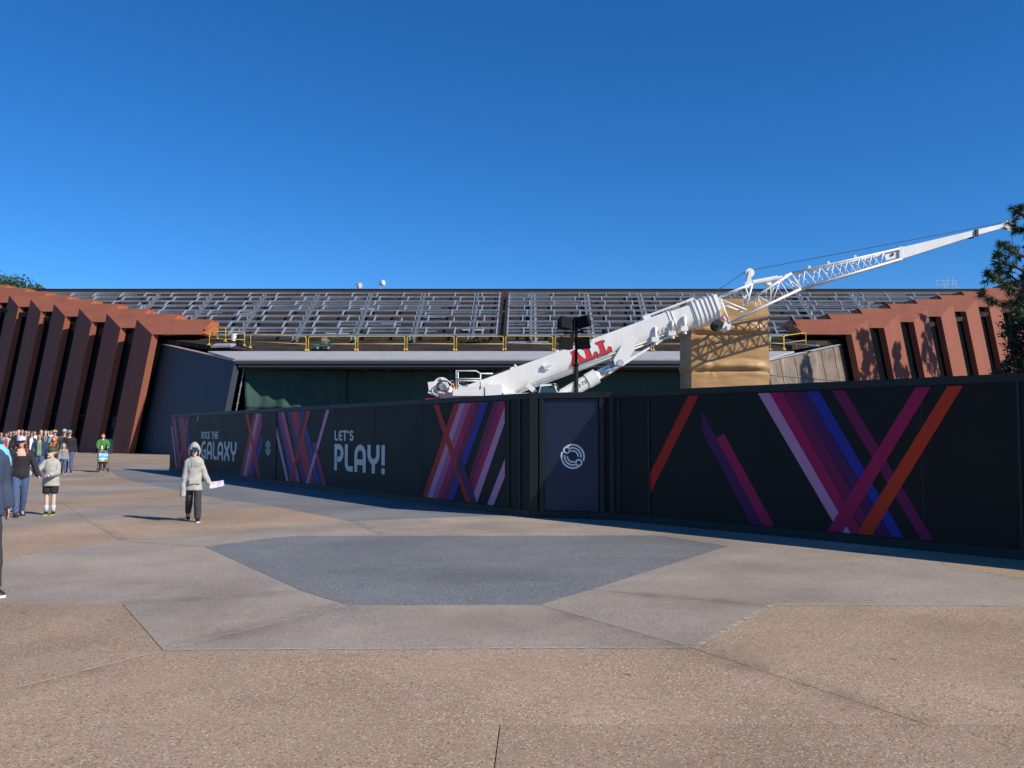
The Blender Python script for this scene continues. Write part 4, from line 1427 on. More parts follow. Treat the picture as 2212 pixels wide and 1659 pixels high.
# boom details: lugs, brackets, guide tubes
mb = MB()
for px, off in ((1120, .62), (1218, .64), (1225, .64), (1395, .62), (1470, .68)):
    p = along(px) + un * off
    mb.box(p, (.35, .3, .14), Matrix.Rotation(-ang, 3, 'Y')); mb.box(p + un * .09 + ud * .1, (.08, .34, .12), Matrix.Rotation(-ang, 3, 'Y'))
CB(mb, 'boom_bracket', M_CW)
mb = MB(); p = along(1178)
mb.box(p + Vector((0, -.60, .12)), (.30, .16, .2)); mb.tube([p + Vector((-.1, -.66, .1)), p + Vector((.24, -.68, .22))], .07, 8); CB(mb, 'boom_lug', M_CW)
for px in (1412, 1448, 1474):
    mb = MB(); p = along(px)
    mb.bar(p + Vector((0, -.58, -.75)) , p + un * .1 + Vector((0, -.60, 0)), .16, .10); mb.box(p + Vector((-.03, -.62, -.5)), (.34, .12, .22)); CB(mb, 'boom_lug', M_CW)
mb = MB()
mb.tube([along(1406) + un * .74 + Vector((0, -.3, 0)), along(1500) + un * .74 + Vector((0, -.3, 0))], .055, 8)
for px in (1406, 1500): mb.box(along(px) + un * .70 + Vector((0, -.3, 0)), (.35, .1, .22), Matrix.Rotation(-ang, 3, 'Y'))
CB(mb, 'stay_tube', M_CW, False)
mb = MB(); mb.tube([along(1150) - un * .40 + Vector((0, -.52, 0)), along(1440) - un * .40 + Vector((0, -.52, 0))], .022, 6); mb.tube([along(1150) - un * .52 + Vector((0, -.40, 0)), along(1440) - un * .52 + Vector((0, -.40, 0))], .03, 6); CB(mb, 'boom_rail', M_CW, True)
for k in range(4):
    mb = MB(); pts = []
    p = along(1425 + 9 * k) + Vector((0, -.62, -.15))
    for j in range(9): pts.append(p + Vector((.12 * j / 2, -.05, .14 * math.sin(j * 1.6 + k))))
    mb.tube(pts, .018, 5); CB(mb, 'hose', mat('hose_grey', (.25, .25, .25), .5), True)
# cylinder bracket hanging below the boom, and lift cylinder
mb = MB()
for dy in (-.62, .5):
    pts = [c_(1340, 748, dy), c_(1369, 729, dy), c_(1368, 757, dy), c_(1345, 791, dy), c_(1334, 795, dy), c_(1325, 789, dy), c_(1322, 779, dy)]
    mb.prism(pts, (0, .10, 0))
pts = [c_(1352, 778, -.5), c_(1438, 729, -.5), c_(1436, 733, -.5), c_(1346, 790, -.5)]
mb.prism(pts, (0, 1.0, 0)); CB(mb, 'cylinder_bracket', M_CW)
mb = MB(); a, b = c_(1337, 785.5, -.66), c_(1337, 785.5, .62); mb.tube([a, b], .16, 16); CB(mb, 'pivot_pin', M_GALV2)
lc0, lc1, lc2 = c_(1150, 893), c_(1289, 812), c_(1334, 787)
mb = MB(); mb.tube([lc0, lc0.lerp(lc1, .86)], .33, 22); mb.tube([lc0.lerp(lc1, .855), lc1], .37, 22); cyl = CB(mb, 'lift_cylinder', M_CW, True); cyl.data.set_sharp_from_angle(angle=R(40))
mb = MB(); mb.tube([lc1 - (lc1 - lc0) * .02, lc2], .25, 22); CB(mb, 'piston_rod', M_CH, True)
# text on metal
def text_mesh(body, size):
    cu_ = bpy.data.curves.new('lettering', 'FONT'); cu_.body = body; cu_.size = size
    cu_.extrude = 0.0; cu_.offset = size * .012
    o = bpy.data.objects.new('lettering', cu_); COL.objects.link(o)
    bpy.context.view_layer.update()
    me = bpy.data.meshes.new_from_object(o.evaluated_get(bpy.context.evaluated_depsgraph_get()))
    bpy.data.objects.remove(o); bpy.data.curves.remove(cu_)
    return me
def text_on(body, size, origin, xd, yd, m_, parent, bend=None, name='lettering'):
    me = text_mesh(body, size)
    me.materials.clear(); me.materials.append(m_)
    if bend:
        bm = bmesh.new(); bm.from_mesh(me)
        for q_ in range(-2, 12):
            bmesh.ops.bisect_plane(bm, geom=bm.verts[:] + bm.edges[:] + bm.faces[:], plane_co=(0, size * .08 * q_, 0), plane_no=(0, 1, 0))
        bm.to_mesh(me); bm.free()
    xd, yd = Vector(xd).normalized(), Vector(yd).normalized()
    o_ = parent
    while o_.parent is not None: o_ = o_.parent
    base = Vector(o_.get('_o', (0, 0, 0)))
    for v in me.vertices:
        p = Vector(origin) + xd * v.co.x + yd * v.co.y
        if bend: p = bend(p)
        v.co = p - base
    ob = bpy.data.objects.new(name, me); COL.objects.link(ob); ob.parent = parent
    return ob
cd = (lc1 - lc0).normalized(); cn = Vector((-cd.z, 0, cd.x))
def bend_cyl(p):
    k = (p - lc0).dot(cd); c = lc0 + cd * k; h = (p - c).dot(cn); h = max(-.30, min(.30, h))
    return c + cn * h + Vector((0, -math.sqrt(max(0, .338 ** 2 - h * h)), 0))
INKB = mat('ink_black', (.012, .012, .012), .5)
text_on('2·7357', .25, lc0 + cd * 2.52 - cn * .07, cd, cn, INKB, cyl, bend_cyl)
text_on('813', .17, lc0 + cd * 1.93 - cn * .10, cd, cn, mat('ink_grey', (.2, .2, .2), .5), cyl, bend_cyl)
# slab-serif lettering on the boom side: offset black shadow below red faces
SLAB_L = [[(0, 0), (.80, 0), (.80, .36), (.64, .36), (.58, .16), (.46, .16), (.46, .0)], ]
def slab(letter):
    if letter == 'L':
        return [[(0, 0), (.82, 0), (.86, .40), (.72, .40), (.62, .17), (.50, .17), (.14, .17), (0, .17)], [(.14, .17), (.44, .17), (.44, .83), (.14, .83)], [(0, .83), (.58, .83), (.58, 1), (0, 1)]]
    return [[(0, 0), (.34, 0), (.34, .16), (0, .16)], [(.52, 0), (.98, 0), (.98, .16), (.52, .16)], [(.06, .16), (.26, .16), (.36, .40), (.165, .40)],
            [(.60, .16), (.90, .16), (.79, .40), (.54, .40)], [(.165, .40), (.79, .40), (.735, .52), (.215, .52)],
            [(.215, .52), (.40, .52), (.46, .72), (.30, .72)], [(.49, .52), (.735, .52), (.645, .72), (.46, .72)], [(.26, .72), (.66, .72), (.60, 1), (.26, 1)]]
yb = -.555
def letters(off, m_, y, nm):
    x = 0
    for i, ch in enumerate('ALL'):
        mb = MB()
        lo = [along(1228), along(1259), along(1288.5)][i] - un * .26 + off
        wd = [.76, .72, .72][i]
        for pl in slab(ch):
            pts = []
            for a, b in pl:
                p = lo + ud * (a * wd) + un * (b * .66)
                pts.append(Vector((p.x, CY + y, p.z)))
            mb.add(pts, [tuple(range(len(pts)))])
        CB(mb, nm, m_, parent=boom)
letters(ud * .05 - un * .04, INKB, -.556, 'letter_shadow')
letters(Vector(), mat('ink_red', (.60, .022, .028), .45), -.560, 'letter')
# red and white placard by the boom foot
mb = MB(); mb.prism([c_(1135, 836, -.75), c_(1142, 828, -.75), c_(1160, 846, -.75), c_(1150, 850, -.75)], (0, .2, 0)); CB(mb, 'boom_foot_box', M_CW)
# warning plates on the head
mb = MB(); mb.prism([c_(1549, 672, -.60), c_(1556, 670.5, -.60), c_(1557, 677, -.60), c_(1550, 678.5, -.60)], (0, .03, 0)); CB(mb, 'warning_plate', mat('plate_yellow', (.75, .45, .05), .4))
for k in range(3):
    mb = MB(); x = 1551 + k * 4.5; mb.prism([c_(x, 690 - k * .6, -.64), c_(x + 3, 688 - k * .6, -.64), c_(x + 8, 695 - k, -.64), c_(x + 5, 697 - k, -.64)], (0, .03, 0)); CB(mb, 'warning_plate', M_CR if k != 1 else M_CW)
# sheaves under the head
for dy in (-.3, 0, .3):
    mb = MB(); p = c_(1548, 703, dy); mb.tube([p - Vector((0, .05, 0)), p + Vector((0, .05, 0))], .24, 18); CB(mb, 'sheave', DKM)
mb = MB(); p = c_(1566, 706); mb.box(p, (.34, .8, .36), Matrix.Rotation(R(20), 3, 'Y')); mb.box(p + Vector((.05, 0, -.1)), (.14, 1.0, .2)); CB(mb, 'head_bracket', M_CW)

# ---- jib: lattice then a boxed tip
JW = .38
def rod(a, b, r, name, dy0=0.0, dy1=None, m_=M_CW):
    dy1 = dy0 if dy1 is None else dy1
    mb = MB(); mb.tube([c_(*a, dy0), c_(*b, dy1)], r, 7); return CB(mb, name, m_, True)
for dy in (-JW, JW):
    rod((1552, 642), (1621, 616), .055, 'jib_strut', dy)
    rod((1545, 647), (1608, 672), .05, 'jib_strut', dy)
    rod((1571, 700), (1552, 648), .06, 'jib_strut', dy)
    rod((1571, 700), (1724, 627), .065, 'jib_chord', dy)
    rod((1724, 627), (1939, 562.5), .055, 'jib_chord', dy)
    rod((1704, 593.5), (1936, 540.5), .055, 'jib_chord', dy)
    rod((1614, 653), (1704, 593.5), .06, 'jib_strut', dy)
    rod((1621, 616), (1606, 670), .05, 'jib_strut', dy)
    rod((1605, 622), (1616, 655), .045, 'jib_strut', dy)
    tops = [1704, 1733, 1766, 1795, 1824, 1850, 1876, 1902]
    bots = [1724, 1727, 1758, 1787, 1816, 1843, 1869, 1894]
    ty = lambda x: 593.5 + (540.5 - 593.5) * (x - 1704) / 232.0
    by = lambda x: 627 + (562.5 - 627) * (x - 1724) / 215.0
    for i in range(len(tops)):
        rod((tops[i], ty(tops[i])), (bots[i], by(bots[i])), .03, 'jib_lacing', dy)
        if i + 1 < len(tops):
            rod((tops[i], ty(tops[i])), (bots[i + 1], by(bots[i + 1])), .028, 'jib_lacing', dy)
    for a, b in (((1632, 641), (1660, 658)), ((1660, 622), (1660, 658)), ((1680, 610), (1662, 657)), ((1680, 610), (1698, 639)), ((1692, 600), (1724, 627)), ((1640, 668), (1632, 641))):
        rod(a, b, .026, 'jib_lacing', dy)
for i in range(0, 8):
    x = [1720, 1750, 1780, 1810, 1835, 1862, 1888, 1910][i]
    rod((x, ty(x)), (x, ty(x)), .025, 'jib_lacing', -JW, JW)
    rod((x + 12, by(x + 12)), (x - 8, by(x - 8)), .022, 'jib_lacing', -JW, JW)
for x in (1742, 1783, 1840):
    mb = MB(); p = c_(x, ty(x) - 2.5, -JW); mb.box(p, (.14, .08, .13)); mb.tube([p + Vector((0, -.05, .06)), p + Vector((0, .05, .06))], .06, 8); CB(mb, 'jib_lug', M_CW)
# mast with sheave, luffing cylinder
for dy in (-.14, .14):
    mb = MB(); mb.prism([c_(1610, 617, dy), c_(1616.5, 585, dy), c_(1622.5, 585, dy), c_(1621, 602, dy), c_(1624, 614, dy)], (0, .04, 0)); CB(mb, 'mast_plate', M_CW)
mb = MB(); p = c_(1619.5, 589.5); mb.tube([p - Vector((0, .07, 0)), p + Vector((0, .07, 0))], .215, 20); mb.tube([p - Vector((0, .085, 0)), p + Vector((0, .085, 0))], .05, 12, mi=1); CB(mb, 'sheave', [M_CW, DKM])
mb = MB(); mb.tube([c_(1626, 611), c_(1680, 600.5)], .13, 16); mb.tube([c_(1680, 600.5), c_(1690, 598.2)], .07, 12); CB(mb, 'jib_cylinder', M_CW, False)
rod((1690, 598), (1704, 593.5), .06, 'jib_strut')
mb = MB(); p = c_(1656, 617); mb.tube([p + Vector((-.15, -.2, 0)), p + Vector((.15, -.2, .04))], .09, 10); CB(mb, 'jib_valve', M_CW, True)
# boxed tip
def tip_ring(px, yt, yb2, w):
    return [c_(px, yt, -w), c_(px, yt, w), c_(px, yb2, w), c_(px, yb2, -w)]
mb = MB(); mb.loft([tip_ring(1939, 538, 563, .36), tip_ring(2100, 499.5, 511.5, .26), tip_ring(2155, 487, 496, .2), tip_ring(2158, 486.5, 493.5, .2), tip_ring(2172, 482.5, 489, .17)]); CB(mb, 'jib_tip', M_CW)
mb = MB(); mb.loft([tip_ring(1935, 537, 566, .42), tip_ring(1942, 536, 564.5, .42)]); mb.box(c_(1920, 568), (.6, .7, .08), Matrix.Rotation(-R(15), 3, 'Y')); mb.box(c_(1919, 553, -.3), (.62, .05, .42), Matrix.Rotation(-R(14), 3, 'Y')); CB(mb, 'jib_connector', M_CW)
mb = MB(); p = c_(1921, 553, -.36)
mb.tube([p, p + Vector((0, -.02, 0))], .07, 12); CB(mb, 'connector_hole', DKM)
for dy in (-.16, .12):
    mb = MB(); mb.prism([c_(2164, 484, dy), c_(2172, 477.5, dy), c_(2180, 480, dy), c_(2189, 492, dy), c_(2186, 497, dy), c_(2174, 496, dy), c_(2166, 491, dy)], (0, .04, 0)); CB(mb, 'tip_plate', M_CW)
mb = MB(); p = c_(2178, 487); mb.tube([p - Vector((0, .06, 0)), p + Vector((0, .06, 0))], .17, 18); CB(mb, 'sheave', DKM)
rod((2176, 480), (2200, 476.5), .02, 'tip_antenna')
mb = MB(); mb.box(c_(2103, 506, -.3), (.12, .1, .35)); mb.box(c_(2094, 514, -.1), (.2, .3, .08)); CB(mb, 'tip_sensor', DKM)
# ropes and hook
def rope(pts, name='hoist_rope', r=.016):
    mb = MB(); mb.tube([c_(*p, 0) for p in pts], r, 5); return CB(mb, name, M_ROPE)
rope([(1022, 822), (1420, 690), (1530, 640)]); rope([(1530, 640), (1612, 586), (1619, 581), (1626, 583), (2174, 479.5), (2182, 483), (2186, 492), (2187.5, 608)])
mb = MB(); mb.tube([c_(2187.5, 604), c_(2187.5, 609), c_(2187.5, 612), c_(2187.5, 624), c_(2187.5, 629), c_(2187.5, 630)], [.05, .09, .16, .17, .11, .04], 16); CB(mb, 'hook_ball', mat('hook_red', (.30, .045, .035), .5, noise_amt=.25, noise_scale=5), True)
pts = []
hc = c_(2188, 634)
for k in range(11): th = R(100 - k * 29); pts.append(hc + Vector((.085 * math.cos(th), 0, .085 * math.sin(th))))
mb = MB(); mb.tube(pts, .035, 8); CB(mb, 'hook', DKM, True)
mb = MB(); mb.tube([c_(2187.5, 578), c_(2187.5, 590)], .05, 8); CB(mb, 'rope_socket', M_CW)

# ------------------------------------------------------------------ light and speaker pole
LY = 22.0
def l_(zx, zy, dy=0.0): return at(2180 / 1.8517 + zx * .11066, 1240 / 1.8517 + zy * .11066, LY) + Vector((0, dy, 0))
base = l_(612, 1600); base.z = 0
lt = thing('light_pole', 'black telescopic pole with four black flood lights, behind the corner panel', 'light tower', base)
M_BK = mat('black_powder_coat', (.010, .010, .011), .7, noise_amt=.2, noise_scale=8, spec=.2)
mb = MB(); top = l_(612, 140)
mb.tube([(base.x, LY, 0), (base.x, LY, l_(0, 1060).z)], .055, 10); mb.tube([(base.x, LY, l_(0, 1060).z), (base.x, LY, top.z)], .035, 10); mb.tube([(base.x, LY, l_(0, 1085).z), (base.x, LY, l_(0, 1050).z)], .075, 10)
mb.build('pole', M_BK, lt, True)
for k in range(3):
    th = R(30 + 120 * k); mb = MB(); mb.tube([(base.x, LY, .5), (base.x + .9 * math.cos(th), LY + .9 * math.sin(th), .03)], .03, 6); mb.build('leg', M_BK, lt)
mb = MB(); a, b = l_(365, 465, -.1), l_(745, 425, -.1); mb.tube([a, b], .035, 8); mb.tube([l_(552, 440, -.05), l_(552, 190, -.05), l_(600, 150, -.05)], .03, 8); mb.box(l_(530, 520, -.08), (.09, .1, .2)); mb.build('crossbar', M_BK, lt)
heads = [((375, 280), (20, 24, -12)), ((755, 230), (-24, -22, 16)), ((395, 670), (12, 10, -8)), ((750, 655), (-8, -8, 6))]
for k, ((zx, zy), (ry, rz_, rx)) in enumerate(heads):
    c = l_(zx, zy, -.12)
    rot = Matrix.Rotation(R(rz_ * 1.2), 3, 'Z') @ Matrix.Rotation(R(ry * .4), 3, 'Y') @ Matrix.Rotation(R(rx), 3, 'X')
    mb = MB()
    fw, bw = .165, .135
    fr = [rot @ Vector((x, -.12, z)) + c for x, z in ((-fw, -fw * .9), (fw, -fw * .9), (fw, fw * .9), (-fw, fw * .9))]
    bk = [rot @ Vector((x, .12, z)) + c for x, z in ((-bw, -bw * .9), (bw, -bw * .9), (bw, bw * .9), (-bw, bw * .9))]
    mb.hexa(fr, bk)
    h = mb.build('flood_light', M_BK, lt)
    mb = MB()
    for q in range(10):
        x = -fw + .018 + q * (2 * fw - .036) / 9
        mb.bar(rot @ Vector((x, -.125, -fw * .82)) + c, rot @ Vector((x, -.125, fw * .82)) + c, .010, .014, up=(0, 1, 0))
    mb.build('grille', mat('grille_black', (.010, .010, .011), .6, spec=.2), lt if False else h)
    mb = MB()
    s_ = -1 if zy < 400 else 1
    mb.tube([rot @ Vector((-fw - .015, 0, 0)) + c, c + Vector((-fw - .01, 0, s_ * .2)), c + Vector((fw + .01, 0, s_ * .2)), rot @ Vector((fw + .015, 0, 0)) + c], .012, 6)
    mb.build('yoke', M_BK, h)
mb = MB(); pts = []
zt0, zt1 = l_(0, 720).z, l_(0, 1640).z
nturn = 30
for k in range(nturn * 8):
    f = k / (nturn * 8); ff = f ** .75
    z = zt0 + (zt1 - zt0) * ff
    th = k / 8 * 2 * math.pi
    pts.append((base.x - .075 + .028 * math.cos(th) + .01 * math.sin(f * 20), LY - .05 + .028 * math.sin(th), z))
mb.tube(pts, .007, 5); mb.build('coiled_cable', M_BK, lt, True)
for (a, b) in (((650, 730), (740, 600)), ((480, 560), (520, 620)), ((600, 560), (640, 740))):
    mb = MB(); p, q = l_(*a, -.2), l_(*b, -.2); m_2 = (p + q) / 2 + Vector((.05, 0, -.06)); mb.tube([p, m_2, q], .006, 5); mb.build('cable', M_BK, lt)

# ------------------------------------------------------------------ trees
M_BARK = mat('pine_bark', (.10, .065, .045), .9, noise_amt=.35, noise_scale=6, bump=.5, bump_scale=18)
def foliage_mat(name, c, trans=.25):
    m = bpy.data.materials.new(name); m.use_nodes = True
    nt = m.node_tree; b = nt.nodes['Principled BSDF']
    g = nt.nodes.new('ShaderNodeNewGeometry')
    n = nt.nodes.new('ShaderNodeTexNoise'); n.inputs['Scale'].default_value = 1.4
    nt.links.new(g.outputs['Position'], n.inputs['Vector'])
    r = nt.nodes.new('ShaderNodeValToRGB')
    r.color_ramp.elements[0].position = .3; r.color_ramp.elements[1].position = .7
    r.color_ramp.elements[0].color = (c[0] * .6, c[1] * .65, c[2] * .7, 1); r.color_ramp.elements[1].color = (c[0] * 1.35, c[1] * 1.3, c[2] * 1.1, 1)
    nt.links.new(n.outputs['Fac'], r.inputs['Fac']); nt.links.new(r.outputs['Color'], b.inputs['Base Color'])
    b.inputs['Roughness'].default_value = .6
    tr = nt.nodes.new('ShaderNodeBsdfTranslucent'); nt.links.new(r.outputs['Color'], tr.inputs['Color'])
    mx = nt.nodes.new('ShaderNodeMixShader'); mx.inputs[0].default_value = trans
    out = nt.nodes['Material Output']
    nt.links.new(b.outputs[0], mx.inputs[1]); nt.links.new(tr.outputs[0], mx.inputs[2]); nt.links.new(mx.outputs[0], out.inputs[0])
    return m
M_NEED = foliage_mat('pine_needles', (.035, .075, .028), .2)
M_LEAF = foliage_mat('broad_leaves', (.055, .10, .028), .3)
M_DLEAF = foliage_mat('dark_leaves', (.013, .026, .013), .12)

def rnd_dir(rg):
    z = rg.uniform(-1, 1); a = rg.uniform(0, 2 * math.pi); r = math.sqrt(1 - z * z)
    return Vector((r * math.cos(a), r * math.sin(a), z))

def tuft(V, Fc, c, ax, L, n, rg, wd=.012):
    """a brush of needles round the shoot direction ax"""
    for _ in range(n):
        d = (ax * rg.uniform(.15, 1.0) + rnd_dir(rg) * .8).normalized()
        s = d.cross(rnd_dir(rg)).normalized() * wd
        l = L * rg.uniform(.7, 1.15)
        b = c + ax * rg.uniform(-.1, .12) * L
        i = len(V)
        mid = b + d * l * .5 - Vector((0, 0, .03 * l)); tip = b + d * l - Vector((0, 0, .12 * l))
        V += [b - s * .5, b + s * .5, mid + s, tip, mid - s]
        Fc.append((i, i + 1, i + 2, i + 3, i + 4))

def limb_pts(a, b, rg, sag=.15, n=6):
    L = (b - a).length
    return [a.lerp(b, k / n) + Vector((0, 0, -sag * L * math.sin(math.pi * k / n) * .5)) + rnd_dir(rg) * (.03 * L * (0 < k < n)) for k in range(n + 1)]

def pine(name, label, loc, limbs, height, seed, group, tl=.30, per=26, ntuft=12, trunk_r=.22, wd=.012, spread=.5):
    """limbs: (height on trunk, tip offset vector). Foliage tufts sit along the outer half of each limb and its twigs."""
    rg = random.Random(seed)
    t = thing(name, label, 'tree', loc, group=group, world=False)
    mb = MB()
    tp = [Vector((.15 * math.sin(k * .9 + seed), .15 * math.cos(k * 1.1 + seed), height * k / 8)) * (1 if k else 0) for k in range(9)]
    mb.tube(tp, [trunk_r * (1 - .85 * k / 8) for k in range(9)], 10)
    mb.build('trunk', M_BARK, t, True)
    V, Fc = [], []
    mb = MB()
    for (h, tip) in limbs:
        k = min(7.99, h / height * 8); i = int(k)
        a = tp[i].lerp(tp[i + 1], k - i); b = a + Vector(tip)
        L = (b - a).length
        pts = limb_pts(a, b, rg)
        mb.tube(pts, [.03 + .05 * (1 - q / 6) * min(1, L / 3) for q in range(7)], 6)
        for q in range(ntuft):
            f = rg.uniform(.35, 1.0) ** .8
            kk = min(5.99, f * 6); ii = int(kk)
            c = pts[ii].lerp(pts[ii + 1], kk - ii)
            d = ((b - a).normalized() * .7 + rnd_dir(rg) * .8); d.z += .25; d.normalize()
            tl2 = rg.uniform(.1, 1.0) * spread * (1.15 - f * .4)
            e = c + d * tl2
            mb.tube([c, e], [.012, .006], 4)
            tuft(V, Fc, e, d, tl, per, rg, wd)
            tuft(V, Fc, c.lerp(e, .6), d, tl * .9, per // 2, rg, wd)
        tuft(V, Fc, b, (b - a).normalized(), tl, per, rg, wd)
    mb.build('branches', M_BARK, t)
    me = bpy.data.meshes.new('crown'); me.from_pydata([tuple(v) for v in V], [], Fc); me.materials.append(M_NEED)
    o = bpy.data.objects.new('crown', me); COL.objects.link(o); o.parent = t
    return t

# pine at the right edge of the picture
PY = 30.0
pb = at(2300, 934, PY)
limbs = []
for (px, py, dy) in ((2182, 447, .2), (2205, 432, -.6), (2200, 470, .9), (2150, 530, -.2), (2168, 548, .5), (2196, 520, -.9), (2140, 592, .1), (2150, 610, -.5), (2134, 632, .3), (2185, 575, .8), (2190, 655, -.4), (2205, 610, .4)):
    tip = at(px + 7, py, PY)
    h = tip.z - .55 - random.uniform(0, .6)
    limbs.append((h, (tip.x - pb.x, dy, tip.z - h)))
for k in range(22):
    h = 6.5 + k * .36; a = R(random.uniform(-75, 75)); L = random.uniform(1.0, 2.3) * (1.25 - h / 20)
    limbs.append((h, (L * math.cos(a), L * math.sin(a), random.uniform(-.1, .5))))
pine('pine_tree', 'tall dark pine reaching into the picture at the right edge', (pb.x, PY, 0), limbs, 15.0, 3, 'pines on the right', tl=.27, per=34, ntuft=11, wd=.011, spread=.35)

# pines beyond the right edge; their shadows fall on the terracotta frames
def cone_limbs(h0, h1, r, n, seed):
    rg = random.Random(seed); out = []
    for k in range(n):
        f = (k + rg.random()) / n
        h = h0 + (h1 - h0) * f
        a = rg.uniform(0, 2 * math.pi); L = r * (1 - .75 * f ** 1.5) * rg.uniform(.55, 1.05)
        out.append((h - .3, (L * math.cos(a), L * math.sin(a), rg.uniform(.1, .6))))
    return out
far = [((38.9, 63.3), 19.0, 2.7, 'pine just outside the right edge, first of the row beside the frames'),
       ((42.7, 66.5), 17.6, 2.6, 'second pine of the row outside the right edge'),
       ((46.9, 69.8), 20.6, 2.7, 'third pine of the row outside the right edge'),
       ((36.6, 55.8), 19.4, 2.1, 'short pine outside the right edge in front of the sheathed wall'),
       ((51.6, 73.2), 13.5, 2.4, 'fourth pine of the row outside the right edge')]
for i, ((x, y), h, r, lb) in enumerate(far):
    pine('pine_tree', lb, (x, y, 0), cone_limbs(5.0, h - .2, r, 84, 20 + i), h, 20 + i, 'pines on the right', tl=.36, per=15, ntuft=11, trunk_r=.2, wd=.034, spread=.5)

def leafy(name, label, loc, blobs, trunk_h, m_, seed, n, size, group=None, trunk_r=.25):
    rg = random.Random(seed)
    t = thing(name, label, 'tree', loc, group=group, world=False)
    mb = MB()
    mb.tube([(0, 0, 0), (.1, 0, trunk_h * .5), (0, .1, trunk_h)], [trunk_r, trunk_r * .8, trunk_r * .55], 10)
    for c, r in blobs:
        c = Vector(c)
        mb.tube(limb_pts(Vector((0, .05, trunk_h * .75)), c, rg, .05), [trunk_r * .5 * (1 - .75 * q / 6) for q in range(7)], 6)
    mb.build('trunk', M_BARK, t, True)
    V, Fc = [], []
    tot = sum(r[0] * r[1] * r[2] for _, r in blobs)
    for c, r in blobs:
        c = Vector(c)
        k = int(n * r[0] * r[1] * r[2] / tot)
        clumps = []
        for _ in range(max(12, k // 40)):
            d = rnd_dir(rg) * (rg.random() ** .4)
            clumps.append(c + Vector((d.x * r[0], d.y * r[1], d.z * r[2])))
        cs = min(r) * .34
        for _ in range(k):
            p = rg.choice(clumps) + rnd_dir(rg) * cs * rg.random() ** .5
            nrm = (rnd_dir(rg) + Vector((0, 0, .6))).normalized()
            u = nrm.cross(rnd_dir(rg)).normalized() * size * rg.uniform(.6, 1.2); v = nrm.cross(u) * .55
            i = len(V)
            V += [p - u, p + v, p + u, p - v]
            Fc.append((i, i + 1, i + 2, i + 3))
    me = bpy.data.meshes.new('crown'); me.from_pydata([tuple(v) for v in V], [], Fc); me.materials.append(m_)
    o = bpy.data.objects.new('crown', me); COL.objects.link(o); o.parent = t
    return t
hb = at(2228, 934, 34.0)
leafy('holly_tree', 'dense dark leafy tree rising above the right end of the hoarding', (hb.x, 34, 0),
      [((0, 0, 3.2), (1.25, 1.2, 1.8)), ((.25, 0, 5.6), (1.1, 1.1, 1.4)), ((.9, .2, 7.0), (.8, .8, .9)), ((-.2, -.2, 2.4), (1.25, 1.2, 1.2))], 2.6, M_DLEAF, 5, 26000, .075, trunk_r=.16)
for i, (px, pt, rx, lb) in enumerate(((4, 592, 4.2, 'green tree top showing above the ridge at the far left'), (56, 617, 3.0, 'lower green tree top beside the first, above the left of the ridge'))):
    b = at(px, 934, 116.0); zt_ = at(px, pt, 116.0).z
    leafy('background_tree', lb, (b.x, 116, 0), [((0, 0, zt_ - 3.0), (rx, rx, 2.7)), ((-rx * .7, 0, zt_ - 4.6), (rx * .8, rx * .8, 2.6)), ((rx * .6, 1, zt_ - 5), (rx * .7, rx * .7, 2.4))], zt_ - 5, M_LEAF, 40 + i, 15000, .20, 'trees behind the pavilion')

# ------------------------------------------------------------------ people
M_SKIN = mat('skin', (.52, .30, .22), .55, noise_amt=.06, noise_scale=20)
M_SKIN2 = mat('skin_pale', (.62, .42, .34), .55, noise_amt=.05, noise_scale=20)
M_EYE = mat('eye_dark', (.03, .025, .02), .3); M_LIP = mat('lips', (.35, .12, .10), .5)

def voxel(mb, name, mats, size, smooth=3, wr=0.0, seed=0.0):
    """one continuous skin round overlapping solids"""
    me = bpy.data.meshes.new(name); me.from_pydata(mb.v, [], mb.f)
    bm = bmesh.new(); bm.from_mesh(me); bmesh.ops.recalc_face_normals(bm, faces=bm.faces); bm.to_mesh(me); bm.free()
    o = bpy.data.objects.new(name, me); COL.objects.link(o)
    r = o.modifiers.new('r', 'REMESH'); r.mode = 'VOXEL'; r.voxel_size = size; r.use_smooth_shade = True
    if smooth:
        s = o.modifiers.new('s', 'SMOOTH'); s.factor = .5; s.iterations = smooth
    dg = bpy.context.evaluated_depsgraph_get()
    out = bpy.data.meshes.new_from_object(o.evaluated_get(dg))
    bpy.data.objects.remove(o); bpy.data.meshes.remove(me)
    out.name = name
    out.materials.clear()
    for m in (mats if isinstance(mats, (list, tuple)) else [mats]): out.materials.append(m)
    if wr > 0:
        ns = [v.normal.copy() for v in out.vertices]
        for v, n in zip(out.vertices, ns):
            c = v.co
            k = noise.noise((c.x * 5 + seed, c.y * 5, c.z * 7)) * .9 + noise.noise((c.x * 9 - c.z * 5, c.y * 9 + seed, c.z * 12)) * .5
            v.co = c + n * (wr * k)
    return out

def ringz(z, rx, ry, yo=0.0, n=18, xo=0.0):
    return [Vector((xo + rx * math.cos(2 * math.pi * k / n), yo + ry * math.sin(2 * math.pi * k / n), z)) for k in range(n)]

TORSO = [(.86, .160, .110), (.93, .168, .118), (1.0, .162, .112), (1.10, .143, .100), (1.20, .150, .108), (1.31, .170, .118), (1.39, .165, .106), (1.445, .110, .080), (1.50, .062, .058), (1.54, .054, .054)]

